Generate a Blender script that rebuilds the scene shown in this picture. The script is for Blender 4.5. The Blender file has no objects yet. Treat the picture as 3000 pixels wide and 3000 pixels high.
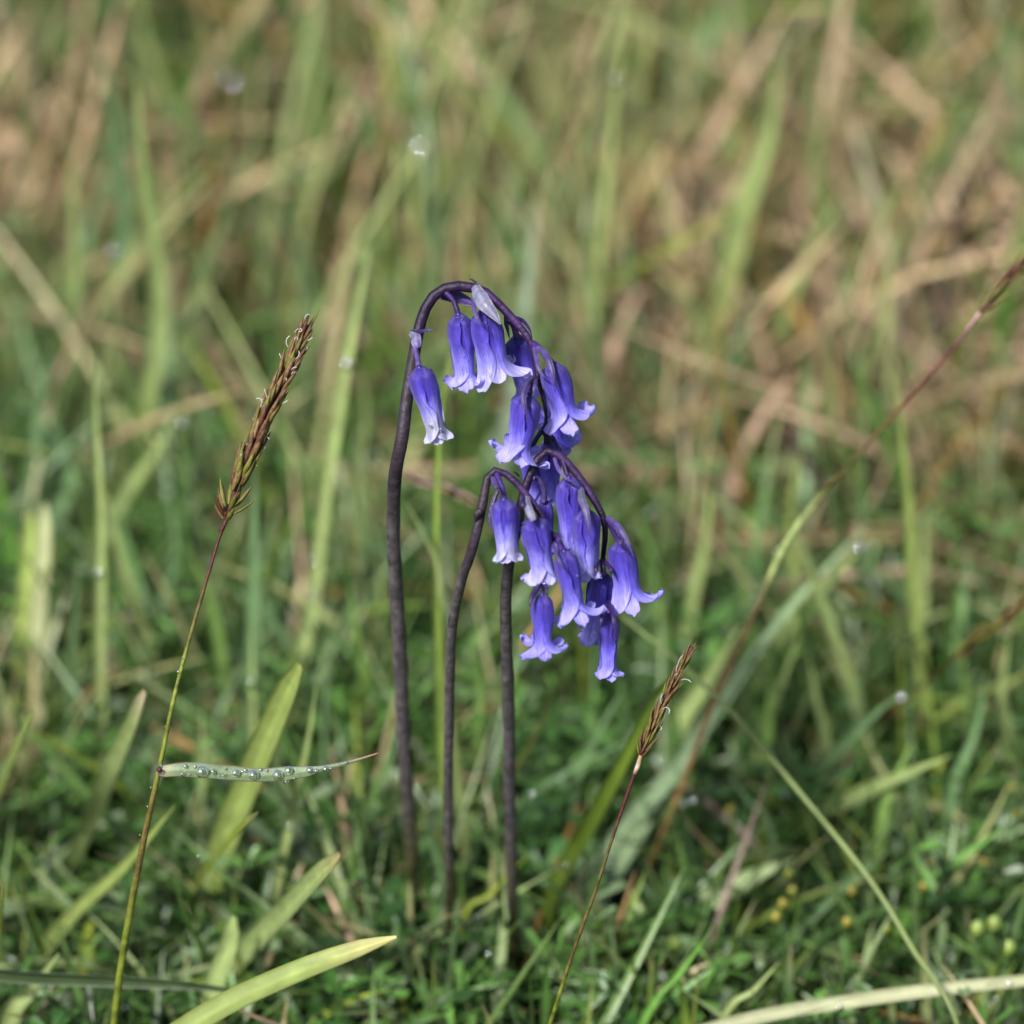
import bpy, math, random
import numpy as np
from mathutils import Vector, Matrix
from mathutils.bvhtree import BVHTree

random.seed(7)
rng = np.random.default_rng(11)
sc = bpy.context.scene
COL = sc.collection

# ------------------------------------------------------------------ camera
PITCH = math.radians(33.0)
CAM_H = 0.715                     # lens height above the soil, metres
FOCUS = 1.0                       # the flowers hang one metre away
K = 7.5e-5                        # metres per photo pixel at one metre
cam_d = bpy.data.cameras.new('camera')
cam = bpy.data.objects.new('camera', cam_d)
COL.objects.link(cam)
cam.location = (0, 0, CAM_H)
cam.rotation_euler = (math.pi / 2 - PITCH, 0, 0)
cam_d.lens = 105
cam_d.sensor_fit = 'HORIZONTAL'
cam_d.sensor_width = 2 * 105 * 1500 * K
cam_d.clip_start = 0.05
cam_d.clip_end = 400
cam_d.dof.use_dof = True
cam_d.dof.focus_distance = FOCUS
cam_d.dof.aperture_fstop = 4.8
cam_d.dof.aperture_blades = 0
sc.camera = cam

# ------------------------------------------------------------------ light
SUN_EL, SUN_AZ = math.radians(52), math.radians(215)   # azimuth clockwise from +Y (away from the camera)
w = bpy.data.worlds.new('World')
sc.world = w
w.use_nodes = True
nt = w.node_tree
bg = nt.nodes['Background']
sky = nt.nodes.new('ShaderNodeTexSky')
sky.sky_type = 'NISHITA'
sky.sun_disc = False
sky.sun_elevation = SUN_EL
sky.sun_rotation = SUN_AZ
sky.dust_density = 3.0
sky.ozone_density = 1.0
nt.links.new(sky.outputs[0], bg.inputs[0])
bg.inputs[1].default_value = 0.07
sun_d = bpy.data.lights.new('sun', 'SUN')
sun = bpy.data.objects.new('sun', sun_d)
COL.objects.link(sun)
sun_d.energy = 3.6
sun_d.angle = math.radians(8)
sun_d.color = (1.0, 0.985, 0.95)
sdir = Vector((math.sin(SUN_AZ) * math.cos(SUN_EL), math.cos(SUN_AZ) * math.cos(SUN_EL), math.sin(SUN_EL)))
sun.rotation_euler = sdir.to_track_quat('Z', 'Y').to_euler()
sun.location = (-1, -1, 3)
sc.view_settings.view_transform = 'Standard'
sc.view_settings.look = 'None'
sc.view_settings.gamma = 1.0
sc.view_settings.exposure = 1.0
sc.view_settings.use_curve_mapping = False
sc.cycles.use_denoising = True
sc.cycles.max_bounces = 10
sc.cycles.transparent_max_bounces = 8
sc.cycles.sample_clamp_indirect = 4.0

# ------------------------------------------------------------------ geometry of the picture
C0 = np.array([0, 0, CAM_H])
FW = np.array([0, math.cos(PITCH), -math.sin(PITCH)])
RT = np.array([1.0, 0, 0])
UP = np.array([0, math.sin(PITCH), math.cos(PITCH)])
ZUP = np.array([0, 0, 1.0])


def P(px, py, d=FOCUS):
    return C0 + d * (FW + RT * (px - 1500) * K + UP * (1500 - py) * K)


def proj(p):
    q = np.asarray(p) - C0
    d = q @ FW
    return 1500 + (q @ RT) / d / K, 1500 - (q @ UP) / d / K, d


def gdepth(py, z=0.0):            # depth at which a pixel row meets the level z
    return (CAM_H - z) / (math.sin(PITCH) - math.cos(PITCH) * (1500 - py) * K)


def gh(x, y):                     # gentle relief of the soil
    return 0.006 * np.sin(9 * x + 1.3) * np.cos(7 * y) + 0.004 * np.sin(23 * x + 17 * y)


def catmull(pts, n, *extra):
    pts = np.asarray(pts, float)
    m = len(pts)
    seg = np.concatenate([[0], np.cumsum(np.linalg.norm(np.diff(pts, axis=0), axis=1))])
    t = np.linspace(0, seg[-1], n)
    pe = np.vstack([2 * pts[0] - pts[1], pts, 2 * pts[-1] - pts[-2]])
    i = np.clip(np.searchsorted(seg, t, side='right') - 1, 0, m - 2)
    f = ((t - seg[i]) / np.maximum(seg[i + 1] - seg[i], 1e-12))[:, None]
    p0, p1, p2, p3 = pe[i], pe[i + 1], pe[i + 2], pe[i + 3]
    q = 0.5 * ((2 * p1) + (-p0 + p2) * f + (2 * p0 - 5 * p1 + 4 * p2 - p3) * f ** 2 + (-p0 + 3 * p1 - 3 * p2 + p3) * f ** 3)
    out = [q]
    for e in extra:
        e = np.asarray(e, float)
        if e.ndim == 1:
            out.append(np.interp(t, seg, e))
        else:
            out.append(np.stack([np.interp(t, seg, e[:, k]) for k in range(e.shape[1])], 1))
    return out[0] if not extra else out


# ------------------------------------------------------------------ mesh building
def mesh(name, verts, faces, col=None, smooth=True, uv=None):
    me = bpy.data.meshes.new(name)
    if isinstance(faces, np.ndarray):
        nv, nf, k = len(verts), len(faces), faces.shape[1]
        me.vertices.add(nv)
        me.vertices.foreach_set('co', np.asarray(verts, np.float32).ravel())
        me.loops.add(nf * k)
        me.loops.foreach_set('vertex_index', faces.astype(np.int32).ravel())
        me.polygons.add(nf)
        me.polygons.foreach_set('loop_start', np.arange(0, nf * k, k, dtype=np.int32))
        me.polygons.foreach_set('loop_total', np.full(nf, k, np.int32))
        me.update(calc_edges=True)
    else:
        me.from_pydata([tuple(v) for v in verts], [], faces)
        me.update()
    if smooth:
        me.polygons.foreach_set('use_smooth', np.ones(len(me.polygons), bool))
    if col is not None:
        a = me.attributes.new('col', 'FLOAT_COLOR', 'POINT')
        c = np.ones((len(verts), 4), np.float32)
        c[:, :3] = np.clip(col, 0, 1)
        a.data.foreach_set('color', c.ravel())
    if uv is not None:
        a = me.attributes.new('lane', 'FLOAT_VECTOR', 'POINT')
        u = np.zeros((len(verts), 3), np.float32)
        u[:, :uv.shape[1]] = uv
        a.data.foreach_set('vector', u.ravel())
    return me


def link(name, me, mat, parent=None, loc=None):
    o = bpy.data.objects.new(name, me)
    COL.objects.link(o)
    if me is not None and mat is not None and not me.materials:
        me.materials.append(mat)
    if parent is not None:
        o.parent = parent
        o.location = -Vector(parent.get('_o', (0, 0, 0))) if parent.get('_o') is not None else (0, 0, 0)
    return o


def thing(name, loc, label, cat, group=None):
    o = bpy.data.objects.new(name, None)
    COL.objects.link(o)
    o.empty_display_size = 0.01
    o.location = loc
    tag(o, label, cat, group)
    return o


def tag(o, label, cat, group=None):
    o['label'] = label
    o['category'] = cat
    if group:
        o['group'] = group
    return o


def part(name, verts, faces, col, mat, root, smooth=True, uv=None, base=None):
    """A mesh part under `root`; verts are world coordinates, kept relative to the base."""
    base = np.array(root.location) if base is None else base
    v = np.asarray(verts) - base
    o = bpy.data.objects.new(name, mesh(name, v, faces, col, smooth, uv))
    o.data.materials.append(mat)
    COL.objects.link(o)
    o.parent = root
    return o


def single(name, verts, faces, col, mat, label, cat, group=None, base=None, smooth=True, uv=None):
    base = np.asarray(verts[0]) if base is None else np.asarray(base)
    o = bpy.data.objects.new(name, mesh(name, np.asarray(verts) - base, faces, col, smooth, uv))
    o.data.materials.append(mat)
    o.location = base
    COL.objects.link(o)
    return tag(o, label, cat, group)


def grid_faces(n, m, wrap=False):
    mm = m if wrap else m - 1
    i = np.arange(n - 1)[:, None]
    j = np.arange(mm)[None, :]
    a = i * m + j
    b = i * m + (j + 1) % m
    c = (i + 1) * m + (j + 1) % m
    d = (i + 1) * m + j
    return np.stack([a + 0 * b, b + 0 * a, c, d], -1).reshape(-1, 4)


def frames(q):
    t = np.gradient(q, axis=0)
    t /= np.linalg.norm(t, axis=1)[:, None] + 1e-12
    n0 = np.cross(t[0], RT)
    if np.linalg.norm(n0) < 0.1:
        n0 = np.cross(t[0], UP)
    n0 /= np.linalg.norm(n0)
    ns = [n0]
    for k in range(1, len(q)):
        v = ns[-1] - t[k] * (ns[-1] @ t[k])
        ns.append(v / (np.linalg.norm(v) + 1e-12))
    ns = np.array(ns)
    return t, ns, np.cross(t, ns)


def tube(pts, rad, cols, n=40, sides=10, wob=0.03, seed=0):
    q, r, c = catmull(pts, n, rad, cols)
    t, a, b = frames(q)
    rr = np.random.default_rng(seed)
    th = np.linspace(0, 2 * np.pi, sides, endpoint=False)
    ridge = 1 + wob * np.sin(th * 3 + 1.0)[None, :] + wob * 0.7 * rr.standard_normal((n, sides))
    v = q[:, None] + (r[:, None] * ridge)[..., None] * (np.cos(th)[None, :, None] * a[:, None] + np.sin(th)[None, :, None] * b[:, None])
    v = v.reshape(-1, 3)
    f = grid_faces(n, sides, True)
    col = np.repeat(c, sides, 0) * (1 + 0.10 * rr.standard_normal((n * sides, 1)))
    v = np.vstack([v, q[0] - t[0] * r[0] * 0.3, q[-1] + t[-1] * r[-1] * 0.7])
    col = np.vstack([col, c[:1], c[-1:]])
    faces = [tuple(x) for x in f]
    e0, e1 = n * sides, n * sides + 1
    for k in range(sides):
        faces.append((e0, (k + 1) % sides, k))
        faces.append((e1, (n - 1) * sides + k, (n - 1) * sides + (k + 1) % sides))
    return v, faces, col


def ribbon(pts, wid, cols, face=None, n=28, m=7, fold=0.25, thick=0.00025, twist=0.0, edge=None, seed=0):
    """A leaf: a folded strip with a little thickness; `face` is the way its upper side looks."""
    q, wv, c = catmull(pts, n, wid, cols)
    t = np.gradient(q, axis=0)
    t /= np.linalg.norm(t, axis=1)[:, None] + 1e-12
    face = -FW + 0.5 * ZUP if face is None else np.asarray(face, float)
    s = np.cross(t, face[None] if face.ndim == 1 else face)
    s /= np.linalg.norm(s, axis=1)[:, None] + 1e-9
    nn = np.cross(s, t)
    if twist:
        a = np.linspace(0, twist, n)[:, None]
        s, nn = s * np.cos(a) + nn * np.sin(a), nn * np.cos(a) - s * np.sin(a)
    u = np.linspace(-1, 1, m)
    rr = np.random.default_rng(seed)
    wavy = 0.06 * np.sin(np.linspace(0, 9, n) + rr.uniform(0, 6))[:, None] * (u ** 2)[None]
    off = (np.abs(u) ** 1.3)[None] * fold + wavy
    v = q[:, None] + s[:, None] * (u[None, :, None] * wv[:, None, None] / 2) + nn[:, None] * (off * wv[:, None] / 2)[..., None]
    top = v.reshape(-1, 3)
    lo = (v - nn[:, None] * thick).reshape(-1, 3)
    f = grid_faces(n, m)
    g = f[:, ::-1] + n * m
    rim = []
    for i in range(n - 1):
        for j, flip in ((0, True), (m - 1, False)):
            a, b = i * m + j, (i + 1) * m + j
            rim.append((a, b, b + n * m, a + n * m)[::-1 if flip else 1])
    col = np.repeat(c, m, 0)
    stripe = 1 + 0.10 * np.cos(np.tile(u, n) * 14) * (1 - np.abs(np.tile(u, n))) + 0.06 * rr.standard_normal((n * m))
    stripe[np.tile(np.abs(u) < 0.05, n)] *= 1.12
    col = col * stripe[:, None]
    if edge is not None:
        k = (np.abs(np.tile(u, n)) > 0.9)
        col[k] = col[k] * 0.4 + np.asarray(edge) * 0.6
    V = np.vstack([top, lo])
    F = np.vstack([f, g, np.array(rim)])
    return V, F, np.vstack([col, col * 0.92])


# ------------------------------------------------------------------ materials
def mat(name, rough=0.5, spec=0.5, transl=0.3, bump=0.0, bscale=900.0, noise=0.15, nscale=300.0, coat=0.0, sheen=0.0, veins=False):
    m = bpy.data.materials.new(name)
    m.use_nodes = True
    t = m.node_tree
    L = t.links.new
    b = t.nodes['Principled BSDF']
    out = t.nodes['Material Output']
    at = t.nodes.new('ShaderNodeAttribute')
    at.attribute_name = 'col'
    geo = t.nodes.new('ShaderNodeNewGeometry')
    nz = t.nodes.new('ShaderNodeTexNoise')
    nz.inputs['Scale'].default_value = nscale
    nz.inputs['Detail'].default_value = 3
    L(geo.outputs['Position'], nz.inputs['Vector'])
    mr = t.nodes.new('ShaderNodeMapRange')
    mr.inputs[1].default_value, mr.inputs[2].default_value = 0.3, 0.7
    mr.inputs[3].default_value, mr.inputs[4].default_value = 1 - noise, 1 + noise
    L(nz.outputs[0], mr.inputs[0])
    mul = t.nodes.new('ShaderNodeVectorMath')
    mul.operation = 'SCALE'
    L(at.outputs['Color'], mul.inputs[0])
    L(mr.outputs[0], mul.inputs['Scale'])
    colour = mul.outputs[0]
    height = None
    if veins:                      # fine raised lines along the petal
        ln = t.nodes.new('ShaderNodeAttribute')
        ln.attribute_name = 'lane'
        sx = t.nodes.new('ShaderNodeSeparateXYZ')
        L(ln.outputs['Vector'], sx.inputs[0])
        n2 = t.nodes.new('ShaderNodeTexNoise')
        n2.inputs['Scale'].default_value = 14
        cmb = t.nodes.new('ShaderNodeCombineXYZ')
        k1 = t.nodes.new('ShaderNodeMath'); k1.operation = 'MULTIPLY'; k1.inputs[1].default_value = 1.6
        k2 = t.nodes.new('ShaderNodeMath'); k2.operation = 'MULTIPLY'; k2.inputs[1].default_value = 0.22
        L(sx.outputs[0], k1.inputs[0]); L(sx.outputs[1], k2.inputs[0])
        L(k1.outputs[0], cmb.inputs[0]); L(k2.outputs[0], cmb.inputs[1]); L(sx.outputs[2], cmb.inputs[2])
        L(cmb.outputs[0], n2.inputs['Vector'])
        height = n2.outputs[0]
        m3 = t.nodes.new('ShaderNodeMapRange')
        m3.inputs[1].default_value, m3.inputs[2].default_value = 0.35, 0.65
        m3.inputs[3].default_value, m3.inputs[4].default_value = 0.66, 1.28
        L(height, m3.inputs[0])
        mu2 = t.nodes.new('ShaderNodeVectorMath'); mu2.operation = 'SCALE'
        L(colour, mu2.inputs[0]); L(m3.outputs[0], mu2.inputs['Scale'])
        colour = mu2.outputs[0]
    L(colour, b.inputs['Base Color'])
    b.inputs['Roughness'].default_value = rough
    b.inputs['Specular IOR Level'].default_value = spec
    b.inputs['Coat Weight'].default_value = coat
    b.inputs['Coat Roughness'].default_value = 0.15
    b.inputs['Sheen Weight'].default_value = sheen
    if bump:
        bp = t.nodes.new('ShaderNodeBump')
        bp.inputs['Strength'].default_value = bump
        bp.inputs['Distance'].default_value = 0.0006
        if height is None:
            n3 = t.nodes.new('ShaderNodeTexNoise')
            n3.inputs['Scale'].default_value = bscale
            n3.inputs['Detail'].default_value = 4
            L(geo.outputs['Position'], n3.inputs['Vector'])
            height = n3.outputs[0]
        L(height, bp.inputs['Height'])
        L(bp.outputs[0], b.inputs['Normal'])
    if transl > 0:
        tr = t.nodes.new('ShaderNodeBsdfTranslucent')
        L(colour, tr.inputs['Color'])
        mx = t.nodes.new('ShaderNodeMixShader')
        mx.inputs[0].default_value = transl
        L(b.outputs[0], mx.inputs[1]); L(tr.outputs[0], mx.inputs[2])
        L(mx.outputs[0], out.inputs['Surface'])
    return m


M_PETAL = mat('petal_tissue', 0.42, 0.45, 0.30, bump=0.5, noise=0.10, nscale=700, veins=True, sheen=0.1)
M_BRACT = mat('bract_tissue', 0.42, 0.5, 0.25, bump=0.3, bscale=1500, noise=0.25, nscale=500)
M_STEM = mat('stem_skin', 0.48, 0.25, 0.0, bump=0.4, bscale=1400, noise=0.45, nscale=420)
M_GRASS = mat('grass_tissue', 0.40, 0.5, 0.32, bump=0.15, bscale=600, noise=0.14, nscale=160)
M_LEAF = mat('leaf_tissue', 0.42, 0.55, 0.22, bump=0.15, bscale=500, noise=0.2, nscale=200)
M_STRAW = mat('straw_tissue', 0.65, 0.25, 0.15, noise=0.25, nscale=120)
M_HUSK = mat('husk_tissue', 0.5, 0.4, 0.15, bump=0.4, bscale=2200, noise=0.35, nscale=900)
M_WHITE = mat('stigma_tissue', 0.6, 0.3, 0.3, noise=0.1)
M_INSECT = mat('insect_shell', 0.25, 0.6, 0.0, noise=0.2)
M_SOIL = mat('moss_and_litter', 0.9, 0.15, 0.0, bump=1.0, bscale=260, noise=0.55, nscale=90)


def water_mat(name, mirror):
    m = bpy.data.materials.new(name)
    m.use_nodes = True
    t = m.node_tree
    b = t.nodes['Principled BSDF']
    b.inputs['Base Color'].default_value = (1, 1, 1, 1)
    b.inputs['Transmission Weight'].default_value = 1.0
    b.inputs['Roughness'].default_value = 0.02
    b.inputs['IOR'].default_value = 1.33
    if mirror:
        g = t.nodes.new('ShaderNodeBsdfGlossy')
        g.inputs['Roughness'].default_value = 0.14 if mirror < 0.5 else 0.12
        g.inputs['Color'].default_value = (0.95, 0.97, 1, 1)
        mx = t.nodes.new('ShaderNodeMixShader')
        mx.inputs[0].default_value = mirror
        t.links.new(b.outputs[0], mx.inputs[1])
        t.links.new(g.outputs[0], mx.inputs[2])
        t.links.new(mx.outputs[0], t.nodes['Material Output'].inputs['Surface'])
    return m


M_WATER = water_mat('water', 0.10)
M_GLINT = water_mat('glittering_water', 0.85)
M_DEW = water_mat('dew', 0.3)

# ------------------------------------------------------------------ colours (linear, measured as surface colours)
STRAW = np.array([0.38, 0.28, 0.15])
PINKSTRAW = np.array([0.42, 0.285, 0.20])
OCHRE = np.array([0.24, 0.13, 0.025])
GREEN = np.array([0.060, 0.132, 0.024])
DEEP = np.array([0.023, 0.072, 0.013])
BLUEGREEN = np.array([0.110, 0.185, 0.080])
PALE = np.array([0.25, 0.31, 0.115])
YELLOWG = np.array([0.20, 0.25, 0.035])
LGREEN = np.array([0.145, 0.24, 0.06])


def dryness(px, py):
    """How much dead straw and ochre moss the turf holds at a place (0 green, 1 dry)."""
    def blob(cx, cy, rx, ry):
        return np.exp(-(((px - cx) / rx) ** 2 + ((py - cy) / ry) ** 2))
    d = (1.0 * blob(2750, 1420, 560, 520) + 0.9 * blob(40, 800, 380, 380) + 0.85 * blob(2050, 1050, 560, 380)
         + 0.35 * blob(950, 760, 420, 330) + 0.15 * blob(2300, 300, 900, 350) + 0.4 * blob(100, 950, 500, 150)
         + 0.25 * blob(1300, 60, 300, 150) - 0.15 * blob(600, 100, 700, 400) + 0.3 * blob(2900, 1700, 300, 300))
    fade = 1 / (1 + np.exp((py - 1560 - 0.30 * (px - 1500).clip(-900, 1500)) / 130))
    return np.clip(0.09 + 1.12 * d, 0, 1) * fade + 0.008


# ------------------------------------------------------------------ ground
def build_ground():
    n = 130
    gx = np.linspace(-0.75, 0.75, n)
    gy = np.linspace(0.35, 2.6, n)
    X, Y = np.meshgrid(gx, gy)
    Z = gh(X, Y) + 0.003 * rng.standard_normal(X.shape)
    edge = np.minimum.reduce([X + 0.75, 0.75 - X, Y - 0.35, 2.6 - Y])
    Z = np.where(edge < 0.01, -0.004, Z)
    V = np.stack([X, Y, Z], -1).reshape(-1, 3)
    px, py, d = proj(V)
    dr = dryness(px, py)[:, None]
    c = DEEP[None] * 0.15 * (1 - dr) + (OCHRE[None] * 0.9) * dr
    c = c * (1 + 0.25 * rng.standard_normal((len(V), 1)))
    F = grid_faces(n, n)
    # carry the same sheet out to the horizon
    ring = [0.75, 3, 12, 60, 250]
    V2, C2, F2 = [], [], []
    base = len(V)
    m = 48
    cx, cy = 0.0, 1.475
    for k, r in enumerate(ring):
        for j in range(m):
            a = 2 * math.pi * j / m
            ux, uy = math.cos(a), math.sin(a)
            if k == 0:
                s = min(0.72 / max(abs(ux), 1e-6), 1.1 / max(abs(uy), 1e-6))
                V2.append((cx + ux * s, cy + uy * s, -0.012))
            else:
                V2.append((cx + ux * r, cy + uy * r, -0.012 - 0.0 * k))
            C2.append(0.5 * GREEN + 0.3 * STRAW * (0.6 + 0.4 * random.random()))
    F2 = grid_faces(len(ring), m, True) + base
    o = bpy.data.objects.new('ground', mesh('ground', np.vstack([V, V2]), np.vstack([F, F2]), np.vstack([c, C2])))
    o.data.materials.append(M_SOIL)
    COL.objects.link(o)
    o['kind'] = 'structure'
    o['label'] = 'mossy meadow soil with ochre and brown litter'
    return o


build_ground()


# ------------------------------------------------------------------ turf that nobody could count
def blades(base, L, wd, az, lean, bend, col, rows=7, twist=None, tipcol=None):
    """Many arching blades as one vertex soup."""
    n = len(base)
    s = np.linspace(0, 1, rows)
    ang = lean[:, None] + bend[:, None] * s[None]             # angle from vertical along the blade
    ds = L[:, None] / (rows - 1)
    h = np.concatenate([np.zeros((n, 1)), np.cumsum(np.sin(ang[:, 1:]) * ds, 1)], 1)
    z = np.concatenate([np.zeros((n, 1)), np.cumsum(np.cos(ang[:, 1:]) * ds, 1)], 1)
    dx, dy = np.cos(az), np.sin(az)
    ctr = np.stack([base[:, :1] + h * dx[:, None], base[:, 1:2] + h * dy[:, None], base[:, 2:3] + z], -1)
    tw = rng.uniform(-1.2, 1.2, n) if twist is None else twist
    sx = np.stack([-dy * np.cos(tw), dx * np.cos(tw), np.sin(tw)], -1)
    prof = np.clip(np.minimum(0.65 + s * 1.2, 1.0) * (1 - s ** 2.6) ** 0.8, 0.02, 1)
    hw = wd[:, None] * prof[None] / 2
    nrm = np.stack([np.cos(ang) * dx[:, None], np.cos(ang) * dy[:, None], -np.sin(ang)], -1)
    mid = ctr + nrm * hw[..., None] * 0.35
    lf = ctr - sx[:, None] * hw[..., None]
    rg = ctr + sx[:, None] * hw[..., None]
    V = np.stack([lf, mid, rg], 2)                            # n, rows, 3, xyz
    f = grid_faces(rows, 3)
    F = (np.arange(n)[:, None, None] * (rows * 3) + f[None]).reshape(-1, 4)
    c = np.repeat(np.repeat(col[:, None, None], rows, 1), 3, 2)
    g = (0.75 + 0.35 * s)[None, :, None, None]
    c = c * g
    if tipcol is not None:
        k = (np.clip(s - 0.72, 0, 1) * 3.0)[None, :, None, None] * tipcol[1][:, None, None, None]
        c = c * (1 - k) + tipcol[0][None, None, None] * k
    return V.reshape(-1, 3), F, c.reshape(-1, 3)


def stuff(name, V, F, c, m, label):
    o = bpy.data.objects.new(name, mesh(name, V, F, c))
    o.data.materials.append(m)
    COL.objects.link(o)
    o['kind'] = 'stuff'
    o['label'] = label
    o['category'] = 'grass' if 'grass' in name else 'plants'
    return o


def scatter(n, x0=-0.34, x1=0.34, y0=0.72, y1=2.0, power=1.0):
    x = rng.uniform(x0, x1, n)
    y = y0 + (y1 - y0) * rng.uniform(0, 1, n) ** power
    x = x * np.clip(y / 1.05, 0.8, 2.0)
    b = np.stack([x, y, gh(x, y) - 0.002], -1)
    px, py, d = proj(b)
    return b, px, py, d


def safe_len(b, L, lean, near=0.055):
    """Blades rooted in front of or among the flowers stay short, as the turf there is."""
    y = b[:, 1]
    lim = np.interp(y, [0.6, 0.80, 0.92, 1.0, 1.1, 1.3], [0.020, near * 0.6, near, 0.085, 0.13, 0.2])
    return np.minimum(L, lim * (0.6 + 0.5 * rng.uniform(0, 1, len(L))) / np.clip(np.cos(lean), 0.35, 1))


def mixcol(a, b, k):
    return a[None] * (1 - k[:, None]) + b[None] * k[:, None]


def build_turf():
    # living grass
    n = 9000
    b, px, py, d = scatter(n)
    dr = dryness(px, py)
    keep = rng.uniform(0, 1, n) > dr * 0.86
    b, px, py, dr = b[keep], px[keep], py[keep], dr[keep]
    n = len(b)
    lean = np.abs(rng.normal(0.25, 0.28, n))
    L = safe_len(b, rng.uniform(0.05, 0.15, n), lean)
    az = rng.uniform(0, 2 * np.pi, n)
    k = rng.uniform(0, 1, n)
    c = mixcol(GREEN, BLUEGREEN, k)
    j = rng.uniform(0, 1, n) < 0.25
    c[j] = mixcol(GREEN, YELLOWG, rng.uniform(0, 1, j.sum()))
    j = rng.uniform(0, 1, n) < 0.22 + 0.35 * dr
    c[j] = mixcol(PALE, STRAW, rng.uniform(0, 1, j.sum()))
    c *= rng.uniform(0.85, 1.4, (n, 1)) * np.interp(b[:, 1], [0.95, 1.15], [1.0, 1.2])[:, None]
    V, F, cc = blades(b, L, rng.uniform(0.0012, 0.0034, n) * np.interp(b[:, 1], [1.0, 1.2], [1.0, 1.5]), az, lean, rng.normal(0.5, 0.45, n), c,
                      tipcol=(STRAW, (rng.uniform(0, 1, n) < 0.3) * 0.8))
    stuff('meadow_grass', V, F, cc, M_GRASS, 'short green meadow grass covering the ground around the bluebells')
    # slanting blades woven through the low herbs
    n = 2400
    b, px, py, d = scatter(n, x0=-0.26, x1=0.26, y0=0.72, y1=1.2)
    lean = rng.uniform(0.35, 1.15, n)
    L = rng.uniform(0.035, 0.095, n)
    L = np.minimum(L, np.interp(b[:, 1], [0.7, 0.82, 0.95, 1.2], [0.024, 0.046, 0.068, 0.09]) / np.cos(lean))
    k = rng.uniform(0, 1, n)
    c = mixcol(GREEN * 0.8, LGREEN * 0.9, k) * rng.uniform(0.7, 1.25, (n, 1))
    j = rng.uniform(0, 1, n) < 0.2
    c[j] = mixcol(BLUEGREEN, PALE, rng.uniform(0, 1, j.sum()))
    j = rng.uniform(0, 1, n) < 0.05
    c[j] = mixcol(STRAW * 0.6, PINKSTRAW * 0.5, rng.uniform(0, 1, j.sum()))
    V, F, cc = blades(b, L, rng.uniform(0.0008, 0.0034, n), rng.uniform(0, 2 * np.pi, n), lean, rng.normal(0.3, 0.4, n), c, twist=rng.normal(0, 0.5, n))
    stuff('low_slanting_grass', V, F, cc, M_GRASS, 'short slanting grass blades woven through the low herbs')
    # dead straw, mostly lying
    n = 12000
    b, px, py, d = scatter(n, y0=0.78)
    dr = dryness(px, py)
    keep = rng.uniform(0, 1, n) < dr * 1.05 + 0.012
    b, dr, py = b[keep], dr[keep], py[keep]
    n = len(b)
    b[:, 2] += rng.uniform(0.0, 0.028, n)
    lean = rng.uniform(0.35, 1.65, n)
    L = safe_len(b, rng.uniform(0.04, 0.13, n), lean * 0.5)
    c = mixcol(STRAW, PINKSTRAW, rng.uniform(0, 1, n))
    j = rng.uniform(0, 1, n) < 0.35
    c[j] = mixcol(OCHRE, STRAW, rng.uniform(0, 1, j.sum()))
    c *= rng.uniform(0.6, 1.3, (n, 1))
    V, F, cc = blades(b, L, rng.uniform(0.001, 0.0036, n) * np.interp(b[:, 1], [1.0, 1.2], [0.8, 1.4]), rng.uniform(0, 2 * np.pi, n), lean, rng.normal(0.1, 0.35, n), c, rows=5)
    stuff('dead_grass_litter', V, F, cc, M_STRAW, 'dry tan and pinkish dead grass lying over the moss')
    # moss: short ochre and olive tufts
    n = 26000
    b, px, py, d = scatter(n, y0=0.95)
    dr = dryness(px, py)
    keep = rng.uniform(0, 1, n) < dr * 1.1
    b, dr = b[keep], dr[keep]
    n = len(b)
    c = mixcol(OCHRE, np.array([0.12, 0.14, 0.02]), rng.uniform(0, 1, n)) * rng.uniform(0.7, 1.4, (n, 1))
    V, F, cc = blades(b, rng.uniform(0.006, 0.022, n), rng.uniform(0.0012, 0.003, n), rng.uniform(0, 2 * np.pi, n),
                      rng.uniform(0, 0.9, n), rng.uniform(0, 0.8, n), c, rows=3)
    stuff('moss', V, F, cc, M_LEAF, 'ochre and olive moss tufts between the grass stems')


LEAFLET = np.array([[0, 0, 0], [0.38, 0.13, 0.03], [0.38, -0.13, 0.03], [0.72, 0.25, 0.06], [0.72, -0.25, 0.06], [0.93, 0.21, 0.05],
                    [0.93, -0.21, 0.05], [0.86, 0.09, 0.02], [0.86, -0.09, 0.02], [1.0, 0, 0], [0.5, 0, -0.015]])
LEAFTRI = np.array([[0, 10, 1], [0, 2, 10], [1, 10, 3], [2, 4, 10], [3, 10, 7], [4, 8, 10], [3, 7, 5], [4, 6, 8], [10, 9, 7], [10, 8, 9]])


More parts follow.
